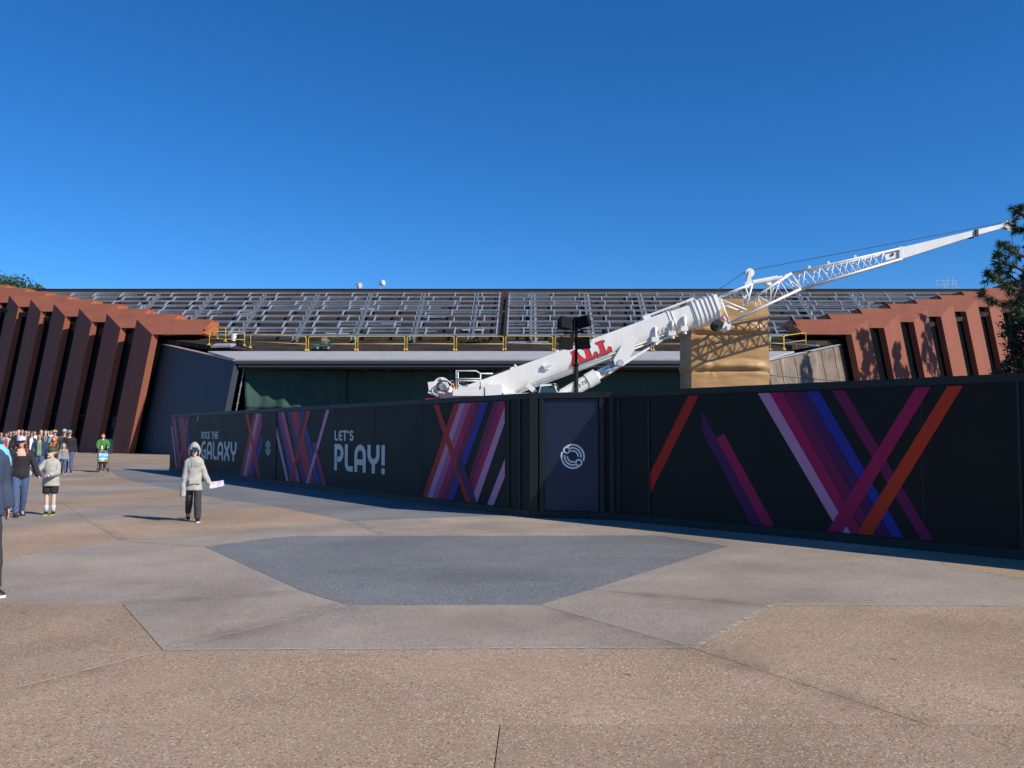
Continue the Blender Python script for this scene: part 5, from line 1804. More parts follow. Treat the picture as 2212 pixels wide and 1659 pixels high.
class Person:
    def __init__(s, label, px, fy, ty, yaw=0, skin=M_SKIN, legs=(8, 4, -10, 12), arms=((5, 8, 12, 0), (-5, 8, 12, 0)), headk=1.0, fat=1.0, sw=1.0, head=(0, 0), vox=.014, pos=None, height=None, group='visitors walking across the plaza', lean=0):
        if pos is None:
            p = ground(px, fy); h = at(px, ty, p.y).z; yaw += math.degrees(math.atan2(-p.x, p.y))
        else:
            p, h = Vector(pos), height
        s.t = thing('person', label, 'person', (p.x, p.y, .011), R(yaw), group, world=False)
        s.k = h / 1.75
        s.t.scale = (s.k, s.k, s.k)
        s.vox = vox / max(.5, s.k); s.skin = skin; s.fat = fat; s.hk = headk
        s.seed = (px * 13 + fy * 7) % 97
        # legs: (thigh forward angle, knee bend) for the image-left then image-right leg
        s.J = {}
        zmin = 9
        for i, sd in enumerate((-1, 1)):
            a, fl = R(legs[i * 2]), R(legs[i * 2 + 1])
            hip = Vector((sd * .088, 0, .92))
            kn = hip + .43 * Vector((0, -math.sin(a), -math.cos(a)))
            b = a - fl
            an = kn + .42 * Vector((0, -math.sin(b), -math.cos(b)))
            s.J[sd] = dict(hip=hip, knee=kn, ankle=an, pitch=max(0, fl - a) * .8 if fl > R(10) else 0)
            zmin = min(zmin, an.z)
        dz = .085 - zmin
        s.dz = dz
        for sd in (-1, 1):
            for k in ('hip', 'knee', 'ankle'): s.J[sd][k].z += dz
            a_, o_, f_, w_ = [R(v) for v in arms[(sd + 1) // 2]]
            sh = Vector((sd * .172 * fat ** .5 * sw, 0, 1.40 + dz))
            d = Vector((sd * math.sin(o_), -math.sin(a_) * math.cos(o_), -math.cos(a_) * math.cos(o_)))
            el = sh + d * .285
            d2 = Vector((sd * math.sin(o_ - w_), -math.sin(a_ + f_) * math.cos(o_ - w_), -math.cos(a_ + f_) * math.cos(o_ - w_)))
            wr = el + d2 * .25
            s.J[sd].update(sh=sh, el=el, wr=wr, hd=d2)
        s.hc = Vector((0, -.015, 1.635 + dz + (.02 if headk > 1 else 0)))
        s.hr = Matrix.Rotation(R(head[0]), 3, 'Z') @ Matrix.Rotation(R(head[1]), 3, 'X')
        s.body()
    def tz(s, r): return [(z + s.dz, rx * s.fat, ry * s.fat) for z, rx, ry in r]
    def H(s, x, y, z): return s.hc + s.hr @ (Vector((x, y, z)) * s.hk)
    def body(s):
        mb = MB()
        mb.loft([ringz(z, rx - .012, ry - .012) for z, rx, ry in s.tz(TORSO)])
        mb.tube([Vector((0, .005, 1.47 + s.dz)), s.H(0, .01, -.06)], [.056, .05], 12)
        k = s.hk
        mb.ell(s.H(0, .012, .025), (.076 * k, .095 * k, .098 * k), s.hr, 16, 12)
        mb.ell(s.H(0, -.022, -.045), (.058 * k, .066 * k, .075 * k), s.hr, 14, 10)
        mb.ell(s.H(0, -.098, -.012), (.013 * k, .020 * k, .024 * k), s.hr, 8, 6)
        mb.ell(s.H(0, -.085, -.095), (.024 * k, .02 * k, .018 * k), s.hr, 8, 6)
        for sd in (-1, 1):
            mb.ell(s.H(sd * .078, .01, -.008), (.012 * k, .022 * k, .032 * k), s.hr, 8, 6)
            j = s.J[sd]
            mb.tube([j['hip'] + Vector((0, 0, .04)), j['hip'].lerp(j['knee'], .5), j['knee'], j['knee'].lerp(j['ankle'], .35), j['ankle']], [.083 * s.fat, .070 * s.fat, .053, .054, .036], 12)
            mb.ell(j['knee'], (.053, .055, .055), None, 10, 8)
            mb.ell(j['ankle'] + Vector((0, -.05, -.045)), (.036, .105, .034), Matrix.Rotation(j['pitch'], 3, 'X'), 10, 8)
            mb.ell(j['sh'], (.052, .055, .055), None, 10, 8)
            mb.tube([j['sh'], j['sh'].lerp(j['el'], .5), j['el'], j['el'].lerp(j['wr'], .4), j['wr']], [.048, .045, .037, .037, .026], 10)
            # hand: palm, four fingers of unequal length, thumb
            d = j['hd'].normalized(); sx = Vector((sd, 0, 0)); sx = (sx - d * sx.dot(d)).normalized(); fy = d.cross(sx)
            if fy.y > 0: fy = -fy
            pc = j['wr'] + d * .045
            mb.ell(pc, (.022, .036, .05), d.to_track_quat('Z', 'Y').to_matrix(), 8, 8)
            for q, (o, L) in enumerate(((-.030, .060), (-.010, .072), (.010, .068), (.029, .052))):
                b0 = j['wr'] + d * .085 + fy * o
                b1 = b0 + d * L * .55 - sx * .008; b2 = b1 + d * L * .4 - sx * .022
                mb.tube([b0 - d * .02, b0, b1, b2], [.0105, .0105, .0095, .008], 6)
            b0 = j['wr'] + d * .03 + fy * .030
            mb.tube([b0, b0 + fy * .028 + d * .03 - sx * .01, b0 + fy * .034 + d * .06 - sx * .02], [.014, .0125, .010], 6)
        me = voxel(mb, 'body', [s.skin, M_EYE, M_LIP], min(s.vox, .013), 2)
        inv = s.hr.inverted()
        mi = []
        for p in me.polygons:
            l = inv @ (p.center - s.hc) / s.hk
            m_ = 0
            if l.y < -.045:
                if abs(abs(l.x) - .031) < .014 and abs(l.z - .004) < .009: m_ = 1
                elif abs(l.x) < .022 and abs(l.z + .062) < .007: m_ = 2
            mi.append(m_)
        me.polygons.foreach_set('material_index', mi)
        s.part('body', me)
    def part(s, name, me):
        o = bpy.data.objects.new(name, me); COL.objects.link(o); o.parent = s.t
        return o
    def solid(s, name, mb, m_, smooth=True):
        return mb.build(name, m_, s.t, smooth)
    def top(s, m_, name='jacket', sleeve=1.0, puff=.018, hem=.88, loose=0.0, neck=1.49, wr=.008, cuff=0.0, arm_extra=0.0, open_neck=False):
        mb = MB()
        rg = []
        for z, rx, ry in TORSO:
            if z < hem - .02 or z > neck: continue
            rg.append((z + s.dz, (rx + puff + loose * max(0, 1.35 - z)) * s.fat, (ry + puff + .01 + loose * max(0, 1.35 - z)) * s.fat))
        z0, rx0, ry0 = rg[0]
        if z0 > hem + s.dz + .01: rg.insert(0, (hem + s.dz, max(rx0, (.180 + puff + loose * .5) * s.fat), max(ry0, (.125 + puff + loose * .5) * s.fat)))
        mb.loft([ringz(z, rx, ry) for z, rx, ry in rg])
        for sd in (-1, 1):
            j = s.J[sd]
            mb.ell(j['sh'] + Vector((-sd * .012, 0, -.012)), (.056 + puff * .8, .062 + puff * .8, .056 + puff * .5), None, 12, 8)
            mb.tube([Vector((sd * .03, .01, 1.475 + s.dz)), j['sh'] + Vector((0, 0, .0))], [.052 + puff * .4, .050 + puff * .6], 12)
            ax = arm_extra[(sd + 1) // 2] if isinstance(arm_extra, tuple) else arm_extra
            if sleeve <= .55:
                e = j['sh'].lerp(j['el'], sleeve / .55)
                mb.tube([j['sh'], e], [.058 + puff, .056 + puff], 12)
            else:
                e = j['el'].lerp(j['wr'] + j['hd'] * (.03 + ax), (sleeve - .55) / .45)
                mb.tube([j['sh'], j['sh'].lerp(j['el'], .5), j['el'], j['el'].lerp(e, .6), e], [.056 + puff, .053 + puff, .048 + puff, .044 + puff + cuff, .034 + puff * .9 + cuff], 12)
                mb.ell(j['el'], (.049 + puff,) * 3, None, 10, 8)
        return s.part(name, voxel(mb, name, m_, max(.015, s.vox), 2, wr, s.seed))
    def bottom(s, m_, name='trousers', length=1.0, puff=.014, wr=.007, flare=0.0):
        mb = MB()
        mb.loft([ringz(z + s.dz, (rx + puff) * s.fat, (ry + puff) * s.fat) for z, rx, ry in ((.84, .14, .10), (.90, .162, .114), (.97, .166, .116), (1.03, .155, .11))])
        for sd in (-1, 1):
            j = s.J[sd]
            pts = [j['hip'] + Vector((0, 0, .03)), j['hip'].lerp(j['knee'], .5), j['knee'], j['knee'].lerp(j['ankle'], .4), j['ankle'] + Vector((0, 0, -.01))]
            rr = [.090 * s.fat + puff, .078 * s.fat + puff, .061 + puff + flare, .060 + puff + flare, .045 + puff + flare]
            if length < .6:
                pts = pts[:2] + [j['hip'].lerp(j['knee'], length / .5 * .92)]; rr = [rr[0], rr[1] + .008, rr[1] + .006]
            mb.tube(pts, rr, 14)
            if length >= .6: mb.ell(j['knee'], (rr[2],) * 3, None, 12, 8)
        return s.part(name, voxel(mb, name, m_, max(.015, s.vox), 2, wr, s.seed + 5))
    def shoes(s, upper, sole=None, big=1.0, name='shoe'):
        for sd in (-1, 1):
            j = s.J[sd]
            rot = Matrix.Rotation(j['pitch'], 3, 'X')
            c = j['ankle']
            def q(x, y, z): return c + rot @ Vector((x * big, y * big, z))
            mb = MB()
            def rg(y, w, z0, z1): return [q(-w, y, z0), q(-w * .96, y, z0 + (z1 - z0) * .6), q(-w * .55, y, z1), q(w * .55, y, z1), q(w * .96, y, z0 + (z1 - z0) * .6), q(w, y, z0)]
            mb.loft([rg(.075, .030, -.062, .02), rg(.05, .040, -.062, .03), rg(-.02, .043, -.062, .025), rg(-.08, .046, -.062, -.015), rg(-.14, .047, -.062, -.026), rg(-.185, .036, -.062, -.036)])
            o = s.solid(name, mb, upper)
            mb = MB()
            def rs(y, w): return [q(-w, y, -.085), q(w, y, -.085), q(w, y, -.061), q(-w, y, -.061)]
            mb.loft([rs(.083, .028), rs(.05, .044), rs(-.02, .043), rs(-.10, .050), rs(-.15, .049), rs(-.195, .034)])
            ob = mb.build('sole', sole or upper, o, False)
    def hair(s, m_, style='short', seed=1):
        rg = random.Random(seed)
        mb = MB(); k = s.hk
        mb.ell(s.H(0, .022, .038), (.088 * k, .104 * k, .100 * k), s.hr, 20, 16)
        if style == 'long':
            mb.ell(s.H(0, .055, -.10), (.085 * k, .055 * k, .15 * k), s.hr, 14, 10)
            for sd in (-1, 1): mb.ell(s.H(sd * .075, .005, -.09), (.028 * k, .045 * k, .13 * k), s.hr, 10, 8)
        if style == 'curly':
            for _ in range(190):
                a = rg.uniform(-.5, math.pi + .5); z = rg.uniform(-.26, .06)
                r = (.084 + .05 * (1 - (z + .26) / .32)) * rg.uniform(.8, 1.08)
                mb.ell(s.H(r * math.cos(a), .02 + r * .8 * math.sin(a), z), (rg.uniform(.012, .02) * k,) * 3, None, 6, 5)
        if style == 'bob':
            for sd in (-1, 1): mb.ell(s.H(sd * .07, .01, -.03), (.03 * k, .06 * k, .085 * k), s.hr, 10, 8)
            mb.ell(s.H(0, .06, -.02), (.08 * k, .05 * k, .09 * k), s.hr, 12, 8)
        # clear the face
        inv = s.hr.inverted()
        keep = []
        for f in mb.f:
            c = sum((Vector(mb.v[i]) for i in f), Vector()) / len(f)
            l = inv @ (c - s.hc) / s.hk
            if l.y < -.035 and l.z < .062 and abs(l.x) < .085: continue
            keep.append(f)
        mb.f = keep; mb.mi = [0] * len(keep)
        o = s.solid('hair', mb, m_)
        for v in o.data.vertices:
            v.co += Vector((noise.noise(v.co * 40), noise.noise(v.co * 40 + Vector((9, 0, 0))), noise.noise(v.co * 40 + Vector((0, 9, 0))))) * .008
    def cap(s, m_, brim=None, name='cap', turn=0, tilt=0):
        k = s.hk; rot = s.hr @ Matrix.Rotation(R(turn), 3, 'Z') @ Matrix.Rotation(R(tilt), 3, 'X')
        mb = MB()
        rings = []
        for z, r in ((.035, 1.0), (.07, 1.0), (.105, .90), (.128, .70), (.143, .40), (.148, .1)):
            rings.append([s.hc + rot @ (Vector((.094 * r * math.cos(2 * math.pi * q / 20), .012 + .112 * r * math.sin(2 * math.pi * q / 20), z)) * k) for q in range(20)])
        mb.loft(rings)
        o = s.solid(name, mb, m_)
        mb = MB(); n = 12
        up, dn = [], []
        for q in range(n + 1):
            th = math.pi + math.pi * q / n
            x, y = math.cos(th), math.sin(th)
            up.append((x, y))
        outer = [s.hc + rot @ (Vector((.088 * x, -.055 + .125 * y, .042 - .018 * (1 - abs(x)) )) * k) for x, y in up]
        inner = [s.hc + rot @ (Vector((.090 * x, .012 + .105 * y, .050)) * k) for x, y in up]
        vs = outer + inner
        fs = [(q, q + 1, n + 2 + q, n + 1 + q) for q in range(n)]
        mb.add(vs, fs); mb.add([p - rot @ Vector((0, 0, .006)) for p in vs], [tuple(reversed(f)) for f in fs])
        mb.build('brim', brim or m_, o, True)
    def glasses(s, m_=None):
        mb = MB(); k = s.hk
        for sd in (-1, 1):
            mb.ell(s.H(sd * .032, -.094, .004), (.027 * k, .010, .021 * k), s.hr, 12, 8)
            mb.tube([s.H(sd * .058, -.085, .008), s.H(sd * .082, .0, .008)], .004, 5)
        mb.tube([s.H(-.01, -.098, .008), s.H(.01, -.098, .008)], .005, 5)
        s.solid('sunglasses', mb, m_ or mat('lens_black', (.01, .01, .012), .15))
    def hood(s, m_, up=True, peak=0.0):
        mb = MB(); k = s.hk
        if up:
            e = MB(); e.ell(s.H(0, .022, -.012), (.120 * k, .140 * k, (.168 + peak) * k), s.hr, 26, 22)
            for i_, p_ in enumerate(e.v):                       # pinch the crown to a soft point
                l_ = s.hr.inverted() @ (Vector(p_) - s.hc) / k
                f_ = 1 - .16 * max(0, min(1, (l_.z - .02) / .14))
                e.v[i_] = tuple(s.hc + s.hr @ (Vector((l_.x * f_, l_.y * (1 - .1 * (1 - f_)), l_.z)) * k))
            inv = s.hr.inverted()
            for f in e.f:
                c = sum((Vector(e.v[i]) for i in f), Vector()) / len(f)
                l = inv @ (c - s.hc) / k
                if l.y < -.03 and abs(l.x) < .088 * (1 - max(0, l.z) / .2) and -.17 < l.z < .095: continue
                mb.add([e.v[i] for i in f], [tuple(range(len(f)))])
            o = s.solid('hood', mb, m_)
            bm = bmesh.new(); bm.from_mesh(o.data); bmesh.ops.remove_doubles(bm, verts=bm.verts, dist=1e-4); bmesh.ops.recalc_face_normals(bm, faces=bm.faces); bm.to_mesh(o.data); bm.free()
            md = o.modifiers.new('thick', 'SOLIDIFY'); md.thickness = .013; md.offset = 0
        else:
            mb.ell(Vector((0, .075, 1.47 + s.dz)), (.115, .06, .07), None, 16, 10)
            for sd in (-1, 1): mb.ell(Vector((sd * .075, .0, 1.475 + s.dz)), (.045, .085, .03), None, 12, 8)
            s.solid('hood', mb, m_)
    def front(s, o, m_, w, z0=.80, z1=1.52):
        """another cloth (or skin) showing between the open fronts of garment o"""
        o.data.materials.append(m_)
        k = len(o.data.materials) - 1
        for f in o.data.polygons:
            c = f.center
            z = c.z - s.dz
            if c.y < -.04 and z0 < z < z1 and abs(c.x) < w * (1 if z < 1.36 else max(.3, 1 - (z - 1.36) * 2.2)):
                f.material_index = k

def cl(name, c, r=.85, v=.10, sc=9): return mat('cloth_' + name, c, r, noise_amt=v, noise_scale=sc, bump=.15, bump_scale=120)
C_OAT = cl('oatmeal', (.37, .365, .33)); C_CHAR = cl('charcoal', (.035, .035, .042)); C_BLK = cl('black', (.012, .012, .014)); C_JEAN = cl('denim', (.055, .095, .20), v=.25, sc=14)
C_NAVY = cl('navy', (.022, .032, .085)); C_SKYB = cl('sky_blue', (.20, .50, .85)); C_GRN = cl('kelly_green', (.055, .20, .035)); C_GREY = cl('grey', (.23, .23, .25)); C_OLV = cl('olive', (.16, .26, .12))
C_DGRN = cl('bottle_green', (.014, .06, .045)); C_WHT = cl('white', (.75, .75, .74)); C_RED = cl('red', (.45, .02, .03)); C_ORG = cl('orange', (.75, .20, .02)); C_STRW = cl('straw', (.45, .33, .12))
C_SLATE = cl('slate_navy', (.038, .055, .10)); C_PINK = cl('pink', (.65, .18, .32)); C_ROYAL = cl('royal_blue', (.03, .12, .50)); C_BRN = cl('brown', (.12, .07, .04)); C_TEAL = cl('teal', (.02, .16, .20))
H_RED = mat('hair_auburn', (.25, .085, .03), .5, noise_amt=.35, noise_scale=40); H_DRED = mat('hair_crimson', (.20, .015, .015), .5); H_BLD = mat('hair_blond', (.42, .26, .12), .5, noise_amt=.3, noise_scale=40); H_BRN = mat('hair_brown', (.06, .035, .02), .5); H_BLK = mat('hair_black', (.012, .01, .01), .4); H_GRY = mat('hair_grey', (.25, .23, .21), .6)
S_BLK = mat('shoe_black', (.015, .015, .016), .5); S_WHT = mat('shoe_white', (.72, .72, .72), .5); S_YEL = mat('shoe_yellow', (.62, .52, .03), .5)

# hooded child in the middle of the plaza
p = Person('child in an oatmeal hoodie, hood up over a blue cap, walking alone with a map', 417, 1128, 966, yaw=4, skin=M_SKIN2, legs=(-14, 26, 10, 4), arms=((-2, 9, 5, 3), (4, 16, 22, -6)), headk=1.12, head=(0, 14), vox=.010, sw=.86, fat=.92)
p.top(C_OAT, 'hoodie', 1.0, .022, .72, .045, 1.50, .016, .008, (.26, .02)); p.bottom(C_CHAR, 'trousers', 1.0, .016, .011, .008); p.shoes(S_BLK, S_WHT, 1.05); p.hood(C_OAT, True, .015); p.cap(C_NAVY, tilt=-4)
mb = MB()
for sd in (-1, 1): mb.tube([Vector((sd * .03, -.158, 1.44 + p.dz)), Vector((sd * .034, -.175, 1.34 + p.dz)), Vector((sd * .03, -.178, 1.29 + p.dz))], .005, 6)
p.solid('drawstring', mb, C_BRN)
mb = MB(); mb.box(Vector((.0, -.152, .93 + p.dz)), (.25, .05, .13)); 
me = voxel(mb, 'pouch_pocket', C_OAT, .02, 3, .004); p.part('pouch_pocket', me)
for i, w_ in enumerate(('STAR', 'WARS')):
    me = text_mesh(w_, .036); me.materials.clear(); me.materials.append(INKB)
    for v in me.vertices: v.co = Vector((.055 + v.co.x, -.186 - .004, 1.335 - .036 * i + v.co.y + p.dz))
    p.part('chest_print', me)
# map in the hand
j = p.J[1]
t = thing('folded_map', 'folded park map held in the hooded child\'s hand', 'map', (0, 0, 0), world=False)
hw = p.t.matrix_basis @ (j['wr'] + j['hd'] * .09)
t.location = hw; t.rotation_euler = (R(62), R(-10), R(14))
M_MAP = mat('map_print', (.55, .50, .62), .5, noise_amt=.6, noise_scale=14)
mb = MB(); mb.box((.11, -.01, 0), (.24, .13, .004), Matrix.Rotation(R(6), 3, 'Y')); mb.box((.13, -.02, .012), (.24, .12, .004), Matrix.Rotation(R(-4), 3, 'Y')); mb.build('sheet', M_MAP, t)
mb = MB(); mb.box((.11, -.075, .002), (.24, .012, .010)); mb.build('fold', mat('map_blue', (.12, .16, .5), .5), t)

# boy in grey sweatshirt
p = Person('boy in a pale grey sweatshirt, black shorts and dark green cap', 108, 1113, 973, yaw=-12, skin=M_SKIN2, legs=(4, 3, 7, 5), arms=((28, 34, 30, -10), (16, 6, 62, 30)), headk=1.15, head=(-42, -3), vox=.010, sw=.88, fat=.95)
p.top(C_OAT, 'sweatshirt', 1.0, .026, .76, .07, 1.49, .015, .010, .08); p.bottom(C_BLK, 'shorts', .46, .03, .008); p.hair(H_BLD, 'short'); p.cap(mat('cap_green', (.035, .06, .04), .7), C_BLK, turn=0)
p.shoes(S_BLK, S_YEL, 1.12)
for sd in (-1, 1):
    j = p.J[sd]; mb = MB(); mb.tube([j['ankle'] + Vector((0, 0, -.02)), j['ankle'].lerp(j['knee'], .42)], [.050, .060], 12); p.solid('sock', mb, cl('sock_grey', (.48, .50, .55)))
# woman in black
p = Person('woman in a black jacket and jeans with curly red hair and a white cap', 41, 1117, 946, yaw=8, skin=M_SKIN, legs=(9, 3, -8, 16), arms=((4, 8, 8, 0), (8, 20, 6, 4)), head=(-14, -3), vox=.010)
jk = p.top(cl('jacket_black', (.017, .017, .021)), 'jacket', 1.0, .020, .88, .0, 1.44, .008); p.bottom(C_JEAN, 'jeans', 1.0, .012, .007); p.hair(H_RED, 'curly'); p.cap(mat('cap_print', (.55, .56, .62), .7, noise_amt=.35, noise_scale=30)); p.glasses(); p.shoes(S_BLK)
p.front(jk, C_BLK, .09, .8, 1.33); p.front(jk, M_SKIN, .085, 1.33, 1.6)
# man in a light blue T-shirt at the left edge
q5 = at(-24, 934, 12.6)
p = Person('man in a light blue T-shirt cut off by the left edge, behind the navy hoodie', 0, 0, 0, yaw=20, pos=(q5.x, 12.6, 0), height=1.74, fat=1.1, legs=(6, 4, -8, 10), arms=((5, 9, 12, 0), (-4, 9, 8, 0)), vox=.012)
p.top(C_SKYB, 't_shirt', .48, .030, .86, .0, 1.49, .01); p.bottom(C_CHAR, 'trousers'); p.hair(H_BRN); p.shoes(S_BLK, S_WHT)
# nearest person, navy hoodie
q5 = at(-41, 934, 9.1)
p = Person('person in a slate navy hoodie and joggers at the left edge, nearest the camera', 0, 0, 0, yaw=52, pos=(q5.x, 9.1, 0), height=1.76, fat=1.12, legs=(-8, 6, 13, 4), arms=((0, 9, 16, 0), (-14, 12, 14, 0)), vox=.010)
p.top(C_SLATE, 'hoodie', 1.0, .040, .80, .02, 1.50, .012, .01); p.bottom(C_CHAR, 'joggers', 1.0, .030, .011, .012); p.hood(C_SLATE, False); p.hair(H_BRN); p.shoes(S_BLK, S_WHT, 1.15)
for sd in (1,):
    j = p.J[sd]; c = j['ankle']
    for xx in (-.056, .056):
        mb = MB(); pts = [(-.02, .03), (-.03, .0), (-.06, -.012), (-.13, .02), (-.07, .0), (-.045, .006)]
        mb.add([c + Vector((xx, y - .01, z - .028)) for y, z in pts], [tuple(range(6))]); p.solid('shoe_tick', mb, S_WHT, False)

# crowd
def crowd(label, px, fy, ty, topm, botm, skin=M_SKIN, hair=None, hs='short', capm=None, glass=False, yaw=0, fat=1.0, sleeve=1.0, puff=.02, front=None, hood=None, hk=1.0, arms=None, legs=None, hem=.88, topname='jacket', head=(0, 0)):
    rg = random.Random(px * 31 + fy)
    sgn = rg.choice((-1, 1))
    legs = legs or (12 * sgn, 5 if sgn > 0 else 18, -12 * sgn, 18 if sgn > 0 else 5)
    arms = arms or ((-10 * sgn, 9, 14, 0), (10 * sgn, 9, 14, 0))
    q = Person(label, px, fy, ty, yaw=yaw, skin=skin, legs=legs, arms=arms, headk=hk, fat=fat, vox=.016, head=head)
    jk = q.top(topm, topname, sleeve, puff, hem, 0, 1.49, .008); q.bottom(botm); q.shoes(S_BLK, S_WHT if rg.random() < .5 else None)
    if hair: q.hair(hair, hs)
    if capm: q.cap(capm)
    if glass: q.glasses()
    if front: q.front(jk, front, .075)
    if hood: q.hood(hood)
    return q

gw = crowd('woman in a green fleece with long red hair and white sunglasses, pushing the stroller', 221, 1018.7, 937.5, C_GRN, C_CHAR, M_SKIN2, H_DRED, 'long', fat=1.08, hem=.80, puff=.03, arms=((38, 10, 38, 14), (38, 10, 38, 14)), topname='fleece')
gw.glasses(mat('lens_white', (.55, .55, .65), .3))
crowd('man in a plain black sweatshirt, jeans and grey cap at the right of the crowd', 148, 1021, 931, C_BLK, C_JEAN, M_SKIN, H_GRY, capm=C_GREY, fat=1.18, topname='sweatshirt')
crowd('bearded man in a blue-grey cap and dark hooded jacket beside the man in black', 137, 1019, 928.6, cl('dark_grey', (.07, .07, .075)), C_CHAR, M_SKIN, H_BRN, capm=cl('cap_blue', (.30, .36, .46)), fat=1.1, front=cl('maroon', (.12, .03, .04)))
ch = crowd('small child in a grey hooded jacket with orange shoulders, before the man in black', 136, 1024.6, 961, C_GREY, C_JEAN, M_SKIN2, hood=C_GREY, hk=1.25, puff=.034)
mb = MB()
for sd in (-1, 1): mb.ell(ch.J[sd]['sh'] + Vector((-sd * .03, 0, .035)), (.085, .085, .055), None, 12, 8)
ch.solid('shoulder_patch', mb, C_ORG)
crowd('woman with short brown hair in a navy jacket over a green shirt', 83, 1030, 939, C_NAVY, C_JEAN, M_SKIN, H_RED, 'bob', front=C_OLV, fat=1.2, arms=((12, 12, 70, 18), (-4, 14, 16, 0)))
crowd('woman in a blue cardigan and sunglasses, left of the green-shirted woman', 66, 1010, 935, C_NAVY, C_NAVY, M_SKIN, H_BRN, 'bob', glass=True, front=C_WHT)
ln = crowd('pale woman in a bottle green jacket wearing a lanyard', 96, 1012, 929.6, C_DGRN, C_CHAR, M_SKIN2, H_BRN, 'long')
mb = MB()
for sd in (-1, 1): mb.tube([Vector((sd * .06, -.14, 1.44 + ln.dz)), Vector((0, -.165, 1.18 + ln.dz))], .008, 5)
ln.solid('lanyard', mb, C_WHT)
sh = crowd('person in a yellow straw hat and grey jacket carrying the orange baby', 116, 1014, 931, C_GREY, C_CHAR, M_SKIN, H_BRN, fat=1.05, arms=((30, 8, 70, 20), (30, 8, 70, 20)))
mb = MB(); mb.tube([sh.H(0, .01, .055), sh.H(0, .01, .065)], .17, 20); mb.tube([sh.H(0, .01, .06), sh.H(0, .01, .13), sh.H(0, .01, .15)], [.10, .095, .06], 18); sh.solid('straw_hat', mb, C_STRW, False)
# baby in the carrier
bp_ = sh.t.matrix_basis @ Vector((.02, -.26, .88 + sh.dz))
M_STRIPE = mat('orange_stripes', (.70, .20, .02), .8)
nt = M_STRIPE.node_tree; wv = nt.nodes.new('ShaderNodeTexWave'); wv.bands_direction = 'Z'; wv.inputs['Scale'].default_value = 6; wv.inputs['Distortion'].default_value = 3
tcn = nt.nodes.new('ShaderNodeTexCoord'); nt.links.new(tcn.outputs['Object'], wv.inputs['Vector'])
rmp = nt.nodes.new('ShaderNodeValToRGB'); rmp.color_ramp.elements[0].color = (.06, .02, .01, 1); rmp.color_ramp.elements[0].position = .25; rmp.color_ramp.elements[1].color = (.75, .22, .02, 1); rmp.color_ramp.elements[1].position = .4
nt.links.new(wv.outputs['Fac'], rmp.inputs['Fac']); nt.links.new(rmp.outputs['Color'], nt.nodes['Principled BSDF'].inputs['Base Color'])
bt = thing('person', 'baby in an orange striped suit carried by the straw-hatted person', 'person', (bp_.x, bp_.y, bp_.z), group='visitors walking across the plaza', world=False)
mb = MB(); mb.ell((0, 0, .18), (.13, .11, .20), None, 16, 12); mb.ell((0, -.02, .46), (.10, .10, .115), None, 16, 12); mb.ell((-.07, -.02, .55), (.03, .02, .03)); mb.ell((.07, -.02, .55), (.03, .02, .03))
for sd in (-1, 1):
    mb.tube([(sd * .10, 0, .30), (sd * .17, -.08, .20), (sd * .12, -.15, .18)], [.055, .05, .04], 10); mb.tube([(sd * .08, -.02, .06), (sd * .16, -.10, .0), (sd * .15, -.10, -.14)], [.07, .06, .045], 10)
me = voxel(mb, 'body', M_STRIPE, .014, 3, .004); o = bpy.data.objects.new('body', me); COL.objects.link(o); o.parent = bt
mb = MB(); mb.ell((0, -.075, .45), (.065, .06, .075), None, 12, 8); mb.build('face', M_SKIN2, bt, True)
crowd('bald man in a dark jacket over a bright blue shirt', 38, 1008, 929, C_BLK, C_CHAR, M_SKIN, front=C_ROYAL, fat=1.15, head=(-35, 0))
crowd('bearded man with sunglasses and a red shirt behind the blue cardigan', 54, 1003, 932, C_BLK, C_CHAR, M_SKIN, H_GRY, glass=True, front=C_RED, fat=1.1)
crowd('person in a white fleece over a red printed shirt at the far left', 11, 1008, 936, C_OAT, C_CHAR, M_SKIN, H_BRN, glass=True, front=C_RED)
crowd('small child in a teal cap at the left edge behind the curly-haired woman', 3, 1036, 954, C_TEAL, C_CHAR, M_SKIN2, H_BRN, capm=C_TEAL, hk=1.2)
crowd('man in a pale cap far back, left of the bald man', 28, 1001, 933, C_CHAR, C_CHAR, M_SKIN, H_GRY, capm=C_GREY)
crowd('dark-haired person far back, just right of the bald man', 46, 999, 928, C_BLK, C_CHAR, M_SKIN, H_BLK)
crowd('person with black hair and a pale top far back in the crowd', 73, 1001, 931, C_WHT, C_CHAR, M_SKIN, H_BLK, 'long')
crowd('child in pink far back between the lanyard and the green shirt', 87, 1000, 930, C_PINK, C_JEAN, M_SKIN2, H_BLD, 'bob')
crowd('person in brown far back at the left edge', 1, 1000, 934, C_BRN, C_CHAR, M_SKIN, H_BLK)
crowd('person in a navy jacket far back at the left edge', 21, 997, 931.5, C_NAVY, C_CHAR, M_SKIN, H_BLK)
crowd('person in a grey top far back behind the sunglasses', 60, 998, 931, C_GREY, C_CHAR, M_SKIN, H_BRN)

crowd('person in a red jacket far back behind the blue cardigan', 67, 996, 931.5, C_RED, C_CHAR, M_SKIN, H_BLK)
crowd('man in a pale shirt far back behind the straw hat', 108, 999, 930.5, C_WHT, C_JEAN, M_SKIN, H_BRN)
crowd('woman in teal far back left of the straw hat', 102, 996, 932, C_TEAL, C_CHAR, M_SKIN, H_BLD, 'long')
crowd('person in black with a dark cap far back at the crowd\'s left', 15, 994, 930.5, C_BLK, C_CHAR, M_SKIN, H_BLK, capm=C_BLK)
crowd('person in olive far back between the two pale caps', 33, 995, 931, C_OLV, C_CHAR, M_SKIN, H_BRN)

